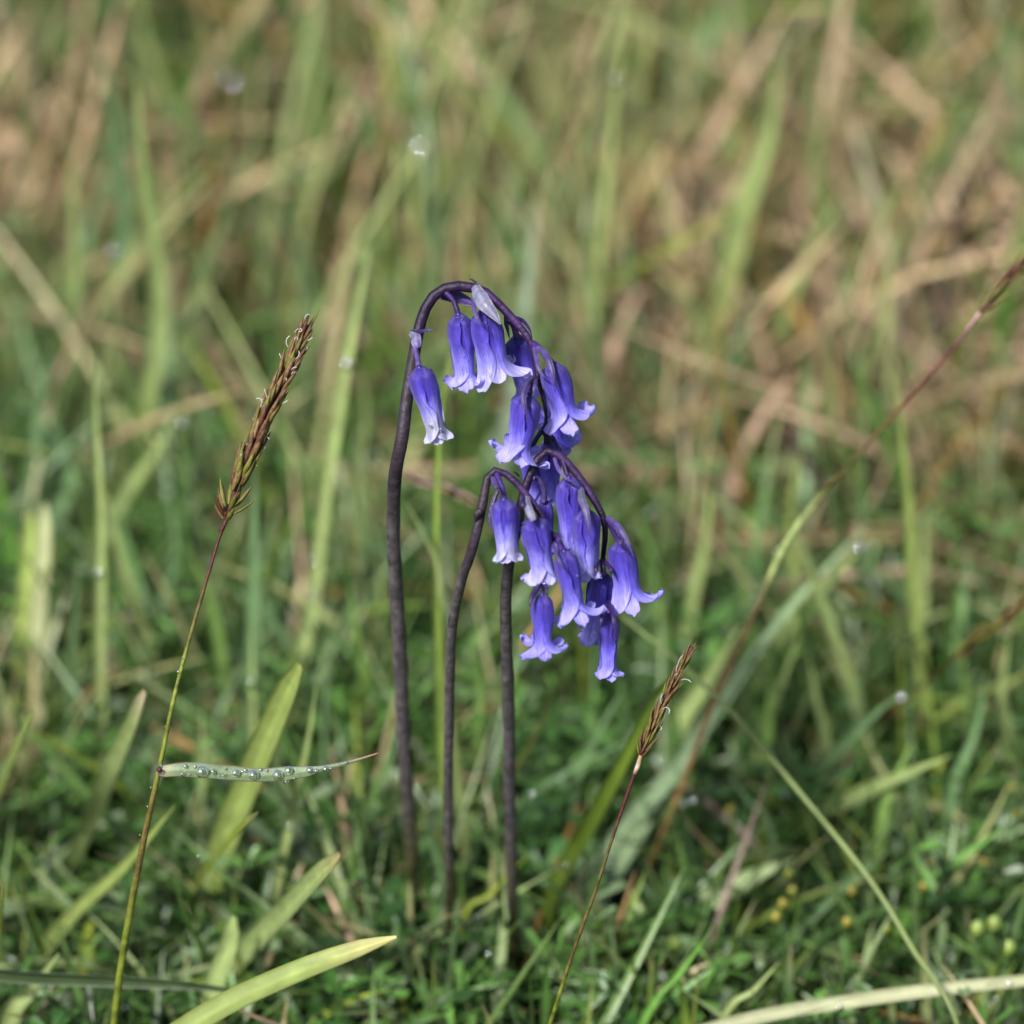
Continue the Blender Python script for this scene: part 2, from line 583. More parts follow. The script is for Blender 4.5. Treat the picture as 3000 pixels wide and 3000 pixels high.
def leafy(b, ht, nwh, nlf, size, narrow, col, lean_amt=0.35):
    """Low herbs: an upright stalk carrying whorls of small toothed leaflets."""
    Vs, Cs = [], []
    stV, stF, stC = [], [], []
    n = len(b)
    for wv in range(nwh):
        f = (wv + 0.6) / nwh
        hh = ht * (f + rng.normal(0, 0.06, n))
        top = b + np.stack([lean_amt * ht * f * np.cos(azp := LEAN_AZ[:n]), lean_amt * ht * f * np.sin(azp), hh], -1)
        a0 = rng.uniform(0, 2 * np.pi, n)
        for l in range(nlf):
            a = a0 + 2 * np.pi * l / nlf + rng.normal(0, 0.25, n)
            el = rng.normal(0.35, 0.4, n)
            sz = size * rng.uniform(0.6, 1.2, n)
            nr = narrow * rng.uniform(0.8, 1.25, n)
            ax = np.stack([np.cos(a) * np.cos(el), np.sin(a) * np.cos(el), np.sin(el)], -1)
            sd = np.stack([-np.sin(a), np.cos(a), 0 * a], -1)
            roll = rng.normal(0, 0.45, n)[:, None]
            up = np.cross(ax, sd)
            sd2 = sd * np.cos(roll) + up * np.sin(roll)
            up2 = np.cross(ax, sd2)
            t = LEAFLET
            droop = -0.18 * t[:, 0] ** 2
            v = top[:, None] + sz[:, None, None] * (ax[:, None] * t[None, :, :1] + sd2[:, None] * t[None, :, 1:2] * nr[:, None, None]
                                                    + up2[:, None] * (t[None, :, 2:3] * nr[:, None, None]) + ZUP[None, None] * droop[None, :, None])
            c = col * rng.uniform(0.75, 1.3, (n, 1))
            Vs.append(v.reshape(-1, 3))
            Cs.append(np.repeat(c, len(t), 0) * np.tile(np.where(np.arange(len(t)) == 10, 1.25, 1.0), n)[:, None])
    V = np.vstack(Vs)
    F = (np.arange(len(V) // len(LEAFLET))[:, None, None] * len(LEAFLET) + LEAFTRI[None]).reshape(-1, 3)
    return V, F, np.vstack(Cs)


LEAN_AZ = rng.uniform(0, 2 * np.pi, 20000)


def build_herbs():
    def zone(px, py):
        return 1 / (1 + np.exp((1480 - py + 0.10 * (px - 1500)) / 110))
    allV, allF, allC, off = [], [], [], 0
    for (n, size, narrow, nlf, nwh, ca, cb, h0, h1) in (
            (1150, 0.0108, 0.66, 5, 4, DEEP * 1.2, GREEN * 1.05, 0.010, 0.044),
            (950, 0.0118, 0.40, 6, 4, GREEN * 0.9, GREEN * 1.35, 0.012, 0.050),
            (420, 0.0140, 0.45, 3, 3, BLUEGREEN * 0.9, np.array([0.19, 0.26, 0.12]), 0.010, 0.040)):
        b, px, py, d = scatter(n, x0=-0.24, x1=0.24, y0=0.70, y1=1.22)
        keep = rng.uniform(0, 1, n) < zone(px, py)
        b = b[keep]
        n = len(b)
        clump = 0.75 + 0.55 * np.sin(b[:, 0] * 95 + 2 * np.sin(b[:, 1] * 40)) * np.sin(b[:, 1] * 80 + 1.5 * np.sin(b[:, 0] * 60))
        ht = np.clip(clump, 0.3, 1.35) * rng.uniform(h0, h1, n) * np.interp(b[:, 1], [0.7, 0.8, 0.95, 1.2], [0.45, 0.75, 1.0, 1.0])
        c = mixcol(ca, cb, rng.uniform(0, 1, n)) * rng.uniform(0.45, 1.25, (n, 1))
        V, F, cc = leafy(b, ht, nwh, nlf, size, narrow, c)
        allV.append(V); allF.append(F + off); allC.append(cc)
        off += len(V)
    stuff('ground_cover_herbs', np.vstack(allV), np.vstack(allF), np.vstack(allC), M_LEAF,
          'dense low green herbs with small toothed leaflets')


build_turf()
build_herbs()

# ------------------------------------------------------------------ flowers
Z1 = 1 / 2.76                                       # zoom of the upper flower cluster
def r1(x, y): return 1100 + x * Z1, 780 + y * Z1
Z2 = 1 / 2.509
def r2(x, y): return 1350 + x * Z2, 1280 + y * Z2
def r4(x, y): return x / 1.61, 1900 + y / 1.61
def r5(x, y): return 1000 + x / 1.756, 1900 + y / 1.756
def r6(x, y): return 1900 + x / 1.756, 1900 + y / 1.756
def fu(x, y): return x / 0.644, y / 0.644

VIOLET_DEEP = np.array([0.030, 0.011, 0.205])
VIOLET_MID = np.array([0.150, 0.108, 0.80])
VIOLET_PALE = np.array([0.50, 0.47, 0.95])
WHITEISH = np.array([0.47, 0.465, 0.56])
STAIN = np.array([0.50, 0.47, 0.42])


PET_V, PET_F = [], []


def petal(org, ax, er, L, W, curl, fade, start, rs, splay=0.0, widen=1.0, lng=1.0, ruffle=1.0):
    """One of six petals: clings to the bell, then rolls back at its tip."""
    n, m = 40, 17
    s = np.linspace(0, 1, n)
    th = np.radians(74) * np.exp(-s / 0.075) + np.radians(50) * np.exp(-s / 0.03) - np.radians(3.5) + splay
    th = th + np.radians(7) * np.exp(-((s - 0.20) / 0.1) ** 2) - np.radians(6) * np.exp(-((s - 0.48) / 0.16) ** 2)
    k = np.clip((s - start) / (1 - start), 0, 1)
    th = th + curl * k ** 1.15
    ds = 1 / (n - 1)
    r = np.concatenate([[0], np.cumsum(np.sin(th[1:]) * ds)])
    z = np.concatenate([[0], np.cumsum(np.cos(th[1:]) * ds)])
    zc = z[:int(n * start) + 1].max()
    # scale so that the bell reaches its mouth at L
    sl = L * lng / max(z.max(), 0.8)
    r, z = r * sl, z * sl
    bell = r[int(n * 0.3)] + 1e-6
    shift = W / 2 - bell
    r = r * 1.0 + shift * np.clip(s / 0.12, 0, 1) ** 0.8 + 0.10 * W * np.clip(1 - s / 0.06, 0, 1)
    prof = np.interp(s, [0, 0.05, 0.15, 0.35, 0.6, 0.8, 0.92, 0.97, 1.0], [0.34, 0.62, 0.92, 1.0, 0.98, 0.95, 0.86, 0.68, 0.22])
    hw = 0.385 * W * prof * widen
    u = np.linspace(-1, 1, m)
    et = np.cross(ax, er)
    rc = np.maximum(r, W * 0.22)
    x = hw[:, None] * u[None]
    tube_k = np.clip(1.1 - 0.9 * k, 0.15, 1)[:, None]
    bow = (rc[:, None] - np.sqrt(np.maximum(rc[:, None] ** 2 - np.minimum(np.abs(x), rc[:, None] * 0.97) ** 2, 0))) * tube_k
    ph = rs.uniform(0, 6, 3)
    ruf = ruffle * W * 0.035 * (np.sin(s * 13 + ph[0])[:, None] * np.sign(u)[None] * np.abs(u)[None] ** 2
                                + 0.8 * np.sin(s * 21 + ph[1])[:, None] * np.abs(u)[None] ** 3) * np.clip(s * 3, 0, 1)[:, None]
    groove = -W * 0.035 * np.exp(-(u / 0.16) ** 2)[None] * np.clip(s * 4, 0, 1)[:, None] * (1 - k)[:, None]
    groove = groove + W * 0.022 * (np.cos(u * 9.0) * (1 - np.abs(u)))[None] * np.clip(s * 5, 0, 1)[:, None] * np.clip(1.25 - s, 0, 1)[:, None]
    cup = W * 0.20 * (np.abs(u) ** 2)[None] * (k ** 1.0)[:, None]       # the rolled tip is a little boat
    side = 0.05 * W * np.sin(s * 3 + ph[2])[:, None]
    nvec = np.cos(th)[:, None] * er[None] - np.sin(th)[:, None] * ax[None]
    v = (org + z[:, None] * ax + r[:, None] * er)[:, None] + et * (x + side)[..., None] + nvec[:, None] * (-bow + ruf + groove + cup)[..., None]
    # pigment: deep violet at the neck, paler toward the tip; old flowers bleach
    S = s[:, None] + 0.05 * np.sin(u * 5 + ph[0])[None] + 0.02 * rs.standard_normal((n, m))
    a = (np.clip((S - 0.02) / 0.60, 0, 1) ** 0.9)[..., None]
    c = VIOLET_DEEP * (1 - a) + VIOLET_MID * a
    p = np.clip((S - (0.52 - 0.18 * fade)) / 0.42, 0, 1)[..., None] * (0.42 + 0.58 * fade)
    c = c * (1 - p) + VIOLET_PALE * p
    if fade > 0.6:
        q = np.clip((S - (1.18 - 0.62 * fade)) / 0.14, 0, 1)[..., None] * min(1, (fade - 0.5) * 1.9)
        c = c * (1 - q) + WHITEISH * q
    mid = np.exp(-(u / 0.10) ** 2)[None, :, None] * 0.38 * np.clip(1.2 - S, 0, 1)[..., None]
    c = c * (1 - mid) + VIOLET_DEEP * mid
    rib = (np.exp(-((np.abs(u) - 0.36) / 0.07) ** 2) * 0.26)[None, :, None] * np.clip(1.15 - S, 0, 1)[..., None]
    c = c * (1 - rib) + VIOLET_DEEP * rib
    edge = (np.abs(u) > 0.9)[None, :, None] * 0.45
    c = c * (1 - edge) + (VIOLET_MID * 0.75) * edge
    V = v.reshape(-1, 3)
    lane = np.stack([np.tile(u, n), np.repeat(s, m), np.full(n * m, rs.uniform(0, 50))], -1)
    return V, grid_faces(n, m), c.reshape(-1, 3), lane


def flower(root, top, tip, width, d, curls, fade=0.2, phi=0.0, start=0.68, d2=None, widen=None, lng=None, splay=None, seed=0, ruffle=1.0):
    """Bell hung from `top` with its mouth round `tip` (photo pixels) at depth d."""
    a = P(*top, d)
    hang = 0.38 * math.hypot(tip[0] - top[0], tip[1] - top[1]) * K
    b = P(*tip, d + hang if d2 is None else d2)
    ax = b - a
    L = np.linalg.norm(ax)
    ax = ax / L
    W = width * 1.07 * K * d
    rs = np.random.default_rng(100 + seed)
    e1 = RT - ax * (RT @ ax)
    e1 /= np.linalg.norm(e1)
    e2 = np.cross(ax, e1)
    if e2 @ FW > 0:
        e2 = -e2                    # e2 points to the camera
    # core: receptacle with ovary, style and stamens inside the bell
    q = [a - ax * 0.0004, a + ax * L * 0.05, a + ax * L * 0.25, a + ax * L * 0.45, a + ax * L * 0.7]
    v, f, c = tube(q, [W * 0.10, W * 0.17, W * 0.14, W * 0.05, W * 0.03], [VIOLET_DEEP * 0.7, VIOLET_DEEP, VIOLET_MID, VIOLET_PALE, WHITEISH], n=14, sides=8)
    core = part('flower', v, f, c, M_PETAL, root)
    for k in range(6):
        an = math.radians(phi + 14 + 60 * k + rs.normal(0, 5))
        er = math.cos(an) * e1 + math.sin(an) * e2
        Wk = W * (1.02 if k % 2 == 0 else 0.86)
        v, f, c, uv = petal(a, ax, er, L, Wk, math.radians(curls[k] * rs.uniform(0.95, 1.05)), fade, (start - 0.04 if curls[k] > 80 else start) + rs.uniform(-0.03, 0.03), rs,
                            splay=math.radians((splay[k] if splay else 0)), widen=(widen or 1.0) * rs.uniform(0.94, 1.08),
                            lng=(lng[k] if lng else 1.0) * rs.uniform(0.97, 1.03), ruffle=ruffle)
        PET_V.append(v); PET_F.append(f)
        part('petal', v, f, c, M_PETAL, core, uv=uv, base=np.array(root.location))
    return core


STEM_D = {}                       # depth of each flowering stem at its arch


def pedicel(root, pts, rad_px, d, col=None, cols=None):
    ds = STEM_D[root.name]
    p = [P(x, y, ds + (d - ds) * (i / (len(pts) - 1)) ** 0.7) for i, (x, y) in enumerate(pts)]
    col = np.array([0.024, 0.009, 0.065]) if col is None else np.asarray(col)
    v, f, c = tube(p, [rad_px * K * 1.25] + [rad_px * K] * (len(p) - 2) + [rad_px * K * 1.2], [col] * len(p), n=16, sides=8)
    part('pedicel', v, f, c, M_STEM, root)


PURPLE = np.array([0.038, 0.017, 0.125])
LILAC = np.array([0.105, 0.075, 0.25])
CHALK = np.array([0.22, 0.215, 0.32])
DARKP = np.array([0.022, 0.009, 0.06])


def bract(root, pts, w_px, d, ca=PURPLE, cb=None, fold=0.5, dd=0.0, wprof=None):
    n = len(pts)
    ds = STEM_D[root.name]
    ds = ds - 0.0010 if d < ds else ds + 0.0006
    p = [P(x, y, ds + (d - ds) * min(1, 2.0 * i / (n - 1)) ** 0.6) for i, (x, y) in enumerate(pts)]
    wp = wprof or [0.75, 1.0, 0.9, 0.55, 0.08]
    wv = np.interp(np.linspace(0, 1, n), np.linspace(0, 1, len(wp)), wp) * w_px * K
    cb = ca if cb is None else cb
    cols = [ca + (cb - ca) * i / (n - 1) for i in range(n)]
    v, f, c = ribbon(p, wv, cols, face=-FW, n=20, m=7, fold=-abs(fold), thick=0.0001, seed=int(pts[0][0]))
    part('bract', v, f, c, M_BRACT, root)


def droot(pts):
    """depth of a stem point: the stem leans toward the camera as it rises"""
    return [1.0 if y < 1350 else 1.0 + 0.13 * (y - 1350) / 1550 for _, y in pts]


STEM_LOW = np.array([0.050, 0.048, 0.018])
STEM_GREY = np.array([0.080, 0.068, 0.075])
STEM_MID = np.array([0.026, 0.018, 0.027])
STEM_TOP = np.array([0.012, 0.0045, 0.022])
STEM_ARCH = np.array([0.032, 0.013, 0.060])


def stem(root, pts, wid, cols, doff=0.0, dmul=None):
    dep = [x + doff for x in (droot(pts) if dmul is None else dmul)]
    p = [P(x, y, d) for (x, y), d in zip(pts, dep)]
    v, f, c = tube(p, [a * 1.08 * K * d / 2 for a, d in zip(wid, dep)], cols, n=90, sides=14, wob=0.025, seed=len(pts))
    part('stem', v, f, c, M_STEM, root)


# --- tall bluebell
baseA = P(1240, 2960, gdepth(2960))
A = thing('bluebell', baseA, 'tallest bluebell, high dark arching stem with a tiny gnat at its crest', 'bluebell', 'three bluebells in the turf')
ptsA = [(1240, 2960), (1219, 2640), (1208, 2516), (1196, 2360), (1183, 2174), (1175, 1988), (1168, 1832), (1158, 1677), (1152, 1553), (1157, 1398),
        (1166, 1316 + 60), (1178, 1280), (1190, 1180), (1209, 1060), (1227, 965), (1245, 907), (1270, 867), (1303, 845), (1335, 838), (1379, 842), (1415, 852),
        (1448, 878), (1484, 914), (1524, 957), (1553, 997), (1567, 1041), (1573, 1088), (1582, 1135), (1594, 1171), (1600, 1215), (1598, 1269), (1597, 1300)]
ptsA.pop(10)
wA = np.interp(range(len(ptsA)), [0, 3, 5, 8, 12, 15, 18, 20, 22, 24, 27, 30], [36, 38, 40, 38, 33, 30, 29, 25, 21, 16, 11, 8])
cA = [STEM_LOW] * 3 + [STEM_LOW * .4 + STEM_GREY * .6] + [STEM_GREY] * 5 + [STEM_MID] * 4 + [STEM_TOP] * 6 + [STEM_ARCH] * 5 + [STEM_TOP] * (len(ptsA) - 24)
stem(A, ptsA, wA, cA)
STEM_D[A.name] = 1.0
FR, BK = 0.992, 1.010
pedicel(A, [r1(315, 560), r1(318, 640), r1(338, 740), r1(352, 830)], 8, FR, LILAC * 0.7)
flower(A, r1(355, 815), r1(505, 1420), 76, FR, [12, 8, 10, 2, 5, 15], fade=.92, start=0.8, seed=1, phi=15, lng=[1, 1, .97, 1, .95, .97])
bract(A, [r1(285, 520), r1(320, 560), r1(330, 620), r1(345, 660)], 30, 0.9905, CHALK, LILAC, wprof=[.9, 1, 1, .6])
bract(A, [r1(280, 525), r1(350, 526), r1(420, 518), r1(488, 510)], 11, 0.991, PURPLE, PURPLE)
pedicel(A, [r1(560, 205), r1(625, 270), r1(655, 340), r1(672, 410)], 8, 0.997)
flower(A, r1(670, 385), r1(735, 950), 73, 0.997, [190, 95, 60, 120, 150, 170], fade=0.6, phi=8, start=.74, seed=2)
bract(A, [r1(545, 225), r1(640, 240), r1(740, 280), r1(840, 325)], 42, 1.003, PURPLE * 1.3, LILAC * .8)
pedicel(A, [r1(830, 180), r1(870, 270), r1(880, 380)], 8, 0.998)
flower(A, r1(880, 355), r1(950, 900), 86, 0.996, [95, 25, 10, 20, 60, 120], fade=0.72, phi=-5, start=.66, seed=3, splay=[9, 0, 0, -2, 2, 4], lng=[1.0, 1.02, 1.12, .95, .95, .95])
bract(A, [r1(805, 150), r1(835, 220), r1(880, 300), r1(950, 380), r1(1012, 470)], 44, 0.990, CHALK, CHALK * .8, wprof=[.6, 1.05, 1, .7, .08])
bract(A, [r1(785, 240), r1(795, 320), r1(815, 410), r1(875, 475)], 14, 0.9895, LILAC, PURPLE)
pedicel(A, [r1(1080, 420), r1(1120, 490), r1(1143, 580)], 9, 1.004, DARKP)
flower(A, r1(1143, 560), r1(1240, 1060), 78, 1.008, [20, 20, 30, 10, 20, 20], fade=0.35, phi=20, start=.8, seed=4)
bract(A, [r1(1055, 400), r1(1060, 470), r1(1085, 590)], 16, 1.001, DARKP)
bract(A, [r1(1120, 410), r1(1190, 440), r1(1245, 510), r1(1268, 590)], 12, 1.003, PURPLE, DARKP)
pedicel(A, [r1(1275, 630), r1(1350, 690), r1(1430, 800)], 10, 0.995, PURPLE)
flower(A, r1(1440, 785), r1(1530, 1310), 80, 0.994, [175, 70, 45, 95, 150, 165], fade=0.45, phi=2, start=.66, seed=5, splay=[7, 3, 0, 0, 2, 6])
bract(A, [r1(1282, 640), r1(1300, 740), r1(1330, 850), r1(1410, 935)], 15, 0.990, LILAC, PURPLE)
bract(A, [r1(1285, 635), r1(1370, 710), r1(1425, 830), r1(1455, 1025)], 22, 0.9895, LILAC, PURPLE * .6)
pedicel(A, [r1(1300, 900), r1(1270, 960), r1(1235, 1060)], 8, 0.992)
flower(A, r1(1238, 1040), r1(1140, 1560), 84, 0.990, [110, 50, 55, 150, 170, 120], fade=0.48, phi=0, start=.66, seed=6)
bract(A, [r1(1285, 890), r1(1225, 950), r1(1195, 1070), r1(1235, 1255)], 22, 0.985, LILAC, DARKP)
bract(A, [r1(1300, 900), r1(1290, 960), r1(1270, 1060)], 14, 0.986, PURPLE, LILAC)
pedicel(A, [r1(1365, 1080), r1(1385, 1150)], 7, 1.004)
flower(A, r1(1395, 1120), r1(1500, 1500), 70, 1.012, [185, 60, 40, 60, 120, 170], fade=0.2, phi=5, start=.6, seed=7)
pedicel(A, [r1(1375, 1340), r1(1400, 1430)], 8, 1.003)
flower(A, r1(1400, 1415), r1(1425, 1915), 70, 1.009, [30, 20, 20, 20, 20, 20], fade=0.15, phi=10, start=.75, seed=8)
bract(A, [r1(1365, 1350), r1(1440, 1400), r1(1480, 1500)], 18, 1.004, PURPLE, DARKP)
pedicel(A, [r1(1378, 1290), r1(1310, 1380), r1(1248, 1490)], 7, 1.002, DARKP)
flower(A, r1(1245, 1475), r1(1300, 1880), 66, 1.013, [100, 60, 40, 60, 60, 90], fade=0.1, phi=0, start=.7, seed=9)

# --- middle arch
baseB = P(1508, 2960, gdepth(2960))
B = thing('bluebell', baseB, 'bluebell with its arch close under the tallest one, lowest narrow bell at its end', 'bluebell', 'three bluebells in the turf')
ptsB = [(1508, 2960), (1503, 2717), (1495, 2407), (1491, 2174)] + [r2(350, 1900), r2(335, 1500), r2(330, 1200), r2(352, 940), r2(385, 780), r2(425, 640), r2(440, 500),
        r2(475, 370), r2(510, 280), r2(560, 170), r2(640, 102), r2(720, 132), r2(800, 210), r2(880, 310), r2(960, 430), r2(1030, 550), r2(1060, 650), r2(1060, 750),
        r2(1050, 850), r2(1045, 950), r2(1065, 1080), r2(1085, 1220), r2(1086, 1290)]
wB = np.interp(range(len(ptsB)), [0, 3, 6, 9, 12, 14, 17, 19, 21, 24, 26], [32, 34, 32, 26, 24, 22, 22, 19, 15, 10, 7])
dB = [1.0 if y < 1600 else 1.0 + 0.127 * (y - 1600) / 1360 for _, y in ptsB]
cB = [STEM_LOW] * 2 + [STEM_GREY] * 5 + [STEM_MID] * 4 + [STEM_TOP] * 4 + [STEM_ARCH] * 4 + [STEM_TOP] * (len(ptsB) - 19)
stem(B, ptsB, wB, cB, 0.0, [d - 0.005 for d in dB])
STEM_D[B.name] = 0.995
pedicel(B, [r2(735, 140), r2(765, 220), r2(792, 310)], 7, .994)
flower(B, r2(795, 295), r2(805, 850), 78, .993, [100, 40, 70, 165, 150, 60], fade=.45, phi=10, start=.72, seed=11)
bract(B, [r2(685, 150), r2(715, 230), r2(775, 305), r2(855, 348)], 13, .989, LILAC, PURPLE)
pedicel(B, [r2(890, 350), r2(905, 450), r2(925, 560)], 7, .989)
flower(B, r2(928, 535), r2(915, 1040), 80, .987, [8, 10, 25, 6, 10, 10], fade=.66, phi=25, start=.85, seed=12)
bract(B, [r2(885, 360), r2(890, 450), r2(925, 560), r2(958, 760)], 26, .981, CHALK * .8, PURPLE, wprof=[.6, 1, .9, .5, .08])
pedicel(B, [r2(1075, 600), r2(1140, 680), r2(1180, 780)], 8, .992, PURPLE)
flower(B, r2(1183, 755), r2(1225, 1265), 76, .991, [168, 60, 30, 60, 90, 110], fade=.45, phi=0, start=.64, seed=13, splay=[8, 2, 0, 0, 0, 3])
bract(B, [r2(1075, 590), r2(1150, 650), r2(1220, 760), r2(1272, 890)], 18, .986, LILAC, PURPLE)
bract(B, [r2(1085, 640), r2(1150, 750), r2(1235, 845)], 14, .985, PURPLE, DARKP)
pedicel(B, [r2(1042, 900), r2(1046, 970), r2(1048, 1020)], 8, .994, DARKP)
flower(B, r2(1050, 1000), r2(958, 1500), 74, .9975, [90, 30, 15, 25, 90, 150], fade=.3, phi=-10, start=.76, seed=14)
bract(B, [r2(1025, 910), r2(1000, 960), r2(988, 1030)], 14, .989, PURPLE, DARKP)
bract(B, [r2(1060, 910), r2(1095, 960), r2(1112, 1020)], 14, .989, PURPLE, DARKP)
pedicel(B, [r2(1084, 1215), r2(1086, 1260), r2(1087, 1300)], 5, .990, DARKP)
flower(B, r2(1087, 1285), r2(1085, 1770), 58, .990, [75, 45, 50, 75, 120, 120], fade=.25, phi=0, start=.8, seed=15)
bract(B, [r2(1078, 1220), r2(1040, 1310), r2(1016, 1450)], 13, .985, PURPLE, DARKP)
bract(B, [r2(1090, 1215), r2(1120, 1310), r2(1137, 1490)], 15, .985, PURPLE, DARKP)
pedicel(B, [r2(520, 300), r2(560, 305), r2(598, 355), r2(612, 420), r2(610, 480)], 8, .999, LILAC * .55)
flower(B, r2(610, 465), r2(650, 820), 46, 1.000, [10, 10, 10, 10, 10, 10], fade=.1, phi=0, start=.8, seed=16)
bract(B, [r2(560, 220), r2(590, 200), r2(632, 195)], 8, .990, DARKP, PURPLE)

# --- left low arch
baseC = P(1320, 2960, gdepth(2960))
Cc = thing('bluebell', baseC, 'bluebell with the smallest arch, its lowest flower flaring with six rolled tips', 'bluebell', 'three bluebells in the turf')
ptsC = [(1320, 2960), (1317, 2640), (1314, 2407), (1314, 2174), (1318, 1988), (1325, 1832), (1354, 1690), r2(60, 900), r2(115, 700), r2(140, 580), r2(165, 470), r2(185, 350),
        r2(203, 285), r2(250, 246), r2(310, 260), r2(380, 310), r2(450, 385), r2(520, 470), r2(580, 560), r2(630, 650), r2(652, 740), r2(647, 850), r2(632, 970), r2(615, 1080), r2(605, 1160)]
wC = np.interp(range(len(ptsC)), [0, 3, 6, 9, 11, 13, 15, 18, 20, 22, 24], [26, 27, 28, 27, 24, 20, 20, 18, 12, 9, 8])
dC = [1.0 if y < 1600 else 1.0 + 0.127 * (y - 1600) / 1360 for _, y in ptsC]
cC = [STEM_LOW] * 2 + [STEM_GREY] * 5 + [STEM_MID] * 5 + [STEM_TOP] * 3 + [STEM_ARCH] * 5 + [STEM_TOP] * (len(ptsC) - 20)
stem(Cc, ptsC, wC, cC, 0.0, [d - 0.012 for d in dC])
STEM_D[Cc.name] = 0.988
v, f, c = tube([P(*r2(150, 540), .986), P(*r2(118, 570), .986), P(*r2(112, 620), .987)], [.0009, .0008, .0003], [STEM_MID] * 3, n=8, sides=8)
part('stem_knob', v, f, c, M_STEM, Cc)
pedicel(Cc, [r2(265, 270), r2(290, 340), r2(312, 400), r2(320, 480)], 8, .984, PURPLE)
flower(Cc, r2(318, 455), r2(345, 900), 76, .982, [8, 10, 12, 5, 10, 10], fade=.8, phi=22, start=.85, seed=21)
bract(Cc, [r2(230, 290), r2(250, 350), r2(285, 395)], 16, .980, LILAC, PURPLE)
bract(Cc, [r2(275, 395), r2(245, 470), r2(215, 590), r2(232, 710)], 18, .988, DARKP, PURPLE)
pedicel(Cc, [r2(480, 430), r2(495, 520), r2(525, 620)], 7, .983)
flower(Cc, r2(528, 590), r2(625, 1065), 82, .981, [20, 15, 15, 125, 60, 40], fade=.68, phi=6, start=.72, seed=22)
bract(Cc, [r2(480, 430), r2(490, 500), r2(510, 560), r2(535, 615)], 24, .976, CHALK, CHALK * .8, wprof=[.7, 1, .9, .7])
bract(Cc, [r2(470, 430), r2(455, 480), r2(462, 540)], 14, .978, PURPLE)
pedicel(Cc, [r2(655, 710), r2(720, 770), r2(755, 860)], 9, .982, PURPLE)
flower(Cc, r2(760, 835), r2(850, 1340), 70, .980, [130, 75, 60, 105, 140, 120], fade=.42, phi=0, start=.68, seed=23)
bract(Cc, [r2(665, 740), r2(690, 830), r2(725, 910), r2(790, 1015)], 13, .976, LILAC, DARKP)
bract(Cc, [r2(665, 710), r2(710, 730), r2(735, 800)], 18, .977, PURPLE)
pedicel(Cc, [r2(615, 1080), r2(606, 1130), r2(600, 1180)], 6, .980, DARKP)
flower(Cc, r2(600, 1160), r2(612, 1590), 60, .980, [165, 120, 110, 165, 140, 140], fade=.25, phi=10, start=.64, seed=24)
bract(Cc, [r2(600, 1060), r2(560, 1120), r2(520, 1190), r2(512, 1260)], 18, .977, PURPLE, DARKP)
bract(Cc, [r2(612, 1060), r2(630, 1110), r2(635, 1170)], 12, .977, PURPLE, DARKP)
bract(Cc, [r2(430, 290), r2(400, 262), r2(378, 256)], 6, .985, DARKP)


# ------------------------------------------------------------------ grass flower spikes
def spikelet_mesh(name, ca, cb, seed):
    rs = np.random.default_rng(seed)
    n, m = 9, 6
    s = np.linspace(0, 1, n)
    r = np.interp(s, [0, .08, .3, .55, .8, .92, 1], [.035, .06, .085, .08, .045, .016, .003])
    th = np.linspace(0, 2 * np.pi, m, endpoint=False)
    x = np.outer(r, np.cos(th)) * 1.0
    y = np.outer(r, np.sin(th)) * 0.7 + (0.06 * (s - .5) ** 2)[:, None]
    v = np.stack([x, y, np.repeat(s[:, None], m, 1)], -1).reshape(-1, 3)
    k = np.clip(0.5 + 0.5 * np.cos(th * 2 + rs.uniform(0, 3)) + 0.2 * rs.standard_normal((n, m)), 0, 1)
    c = (ca * (1 - k[..., None]) + cb * k[..., None]).reshape(-1, 3)
    return mesh(name, v, grid_faces(n, m, True), c)


BROWN = np.array([0.085, 0.032, 0.013])
OLIVE = np.array([0.13, 0.135, 0.018])
TAN = np.array([0.19, 0.115, 0.042])
DRED = np.array([0.055, 0.014, 0.013])
PINK = np.array([0.36, 0.24, 0.22])
SPK = [spikelet_mesh('spikelet', BROWN, OLIVE, 1), spikelet_mesh('spikelet', BROWN * .8, BROWN * 1.3, 2),
       spikelet_mesh('spikelet', OLIVE, OLIVE * .6 + BROWN * .5, 3), spikelet_mesh('spikelet', BROWN, TAN, 4)]
SPK_P = [spikelet_mesh('spikelet', PINK, PINK * .7, 5), spikelet_mesh('spikelet', PINK, OLIVE, 6)]
for mm in SPK + SPK_P:
    mm.materials.append(M_HUSK)


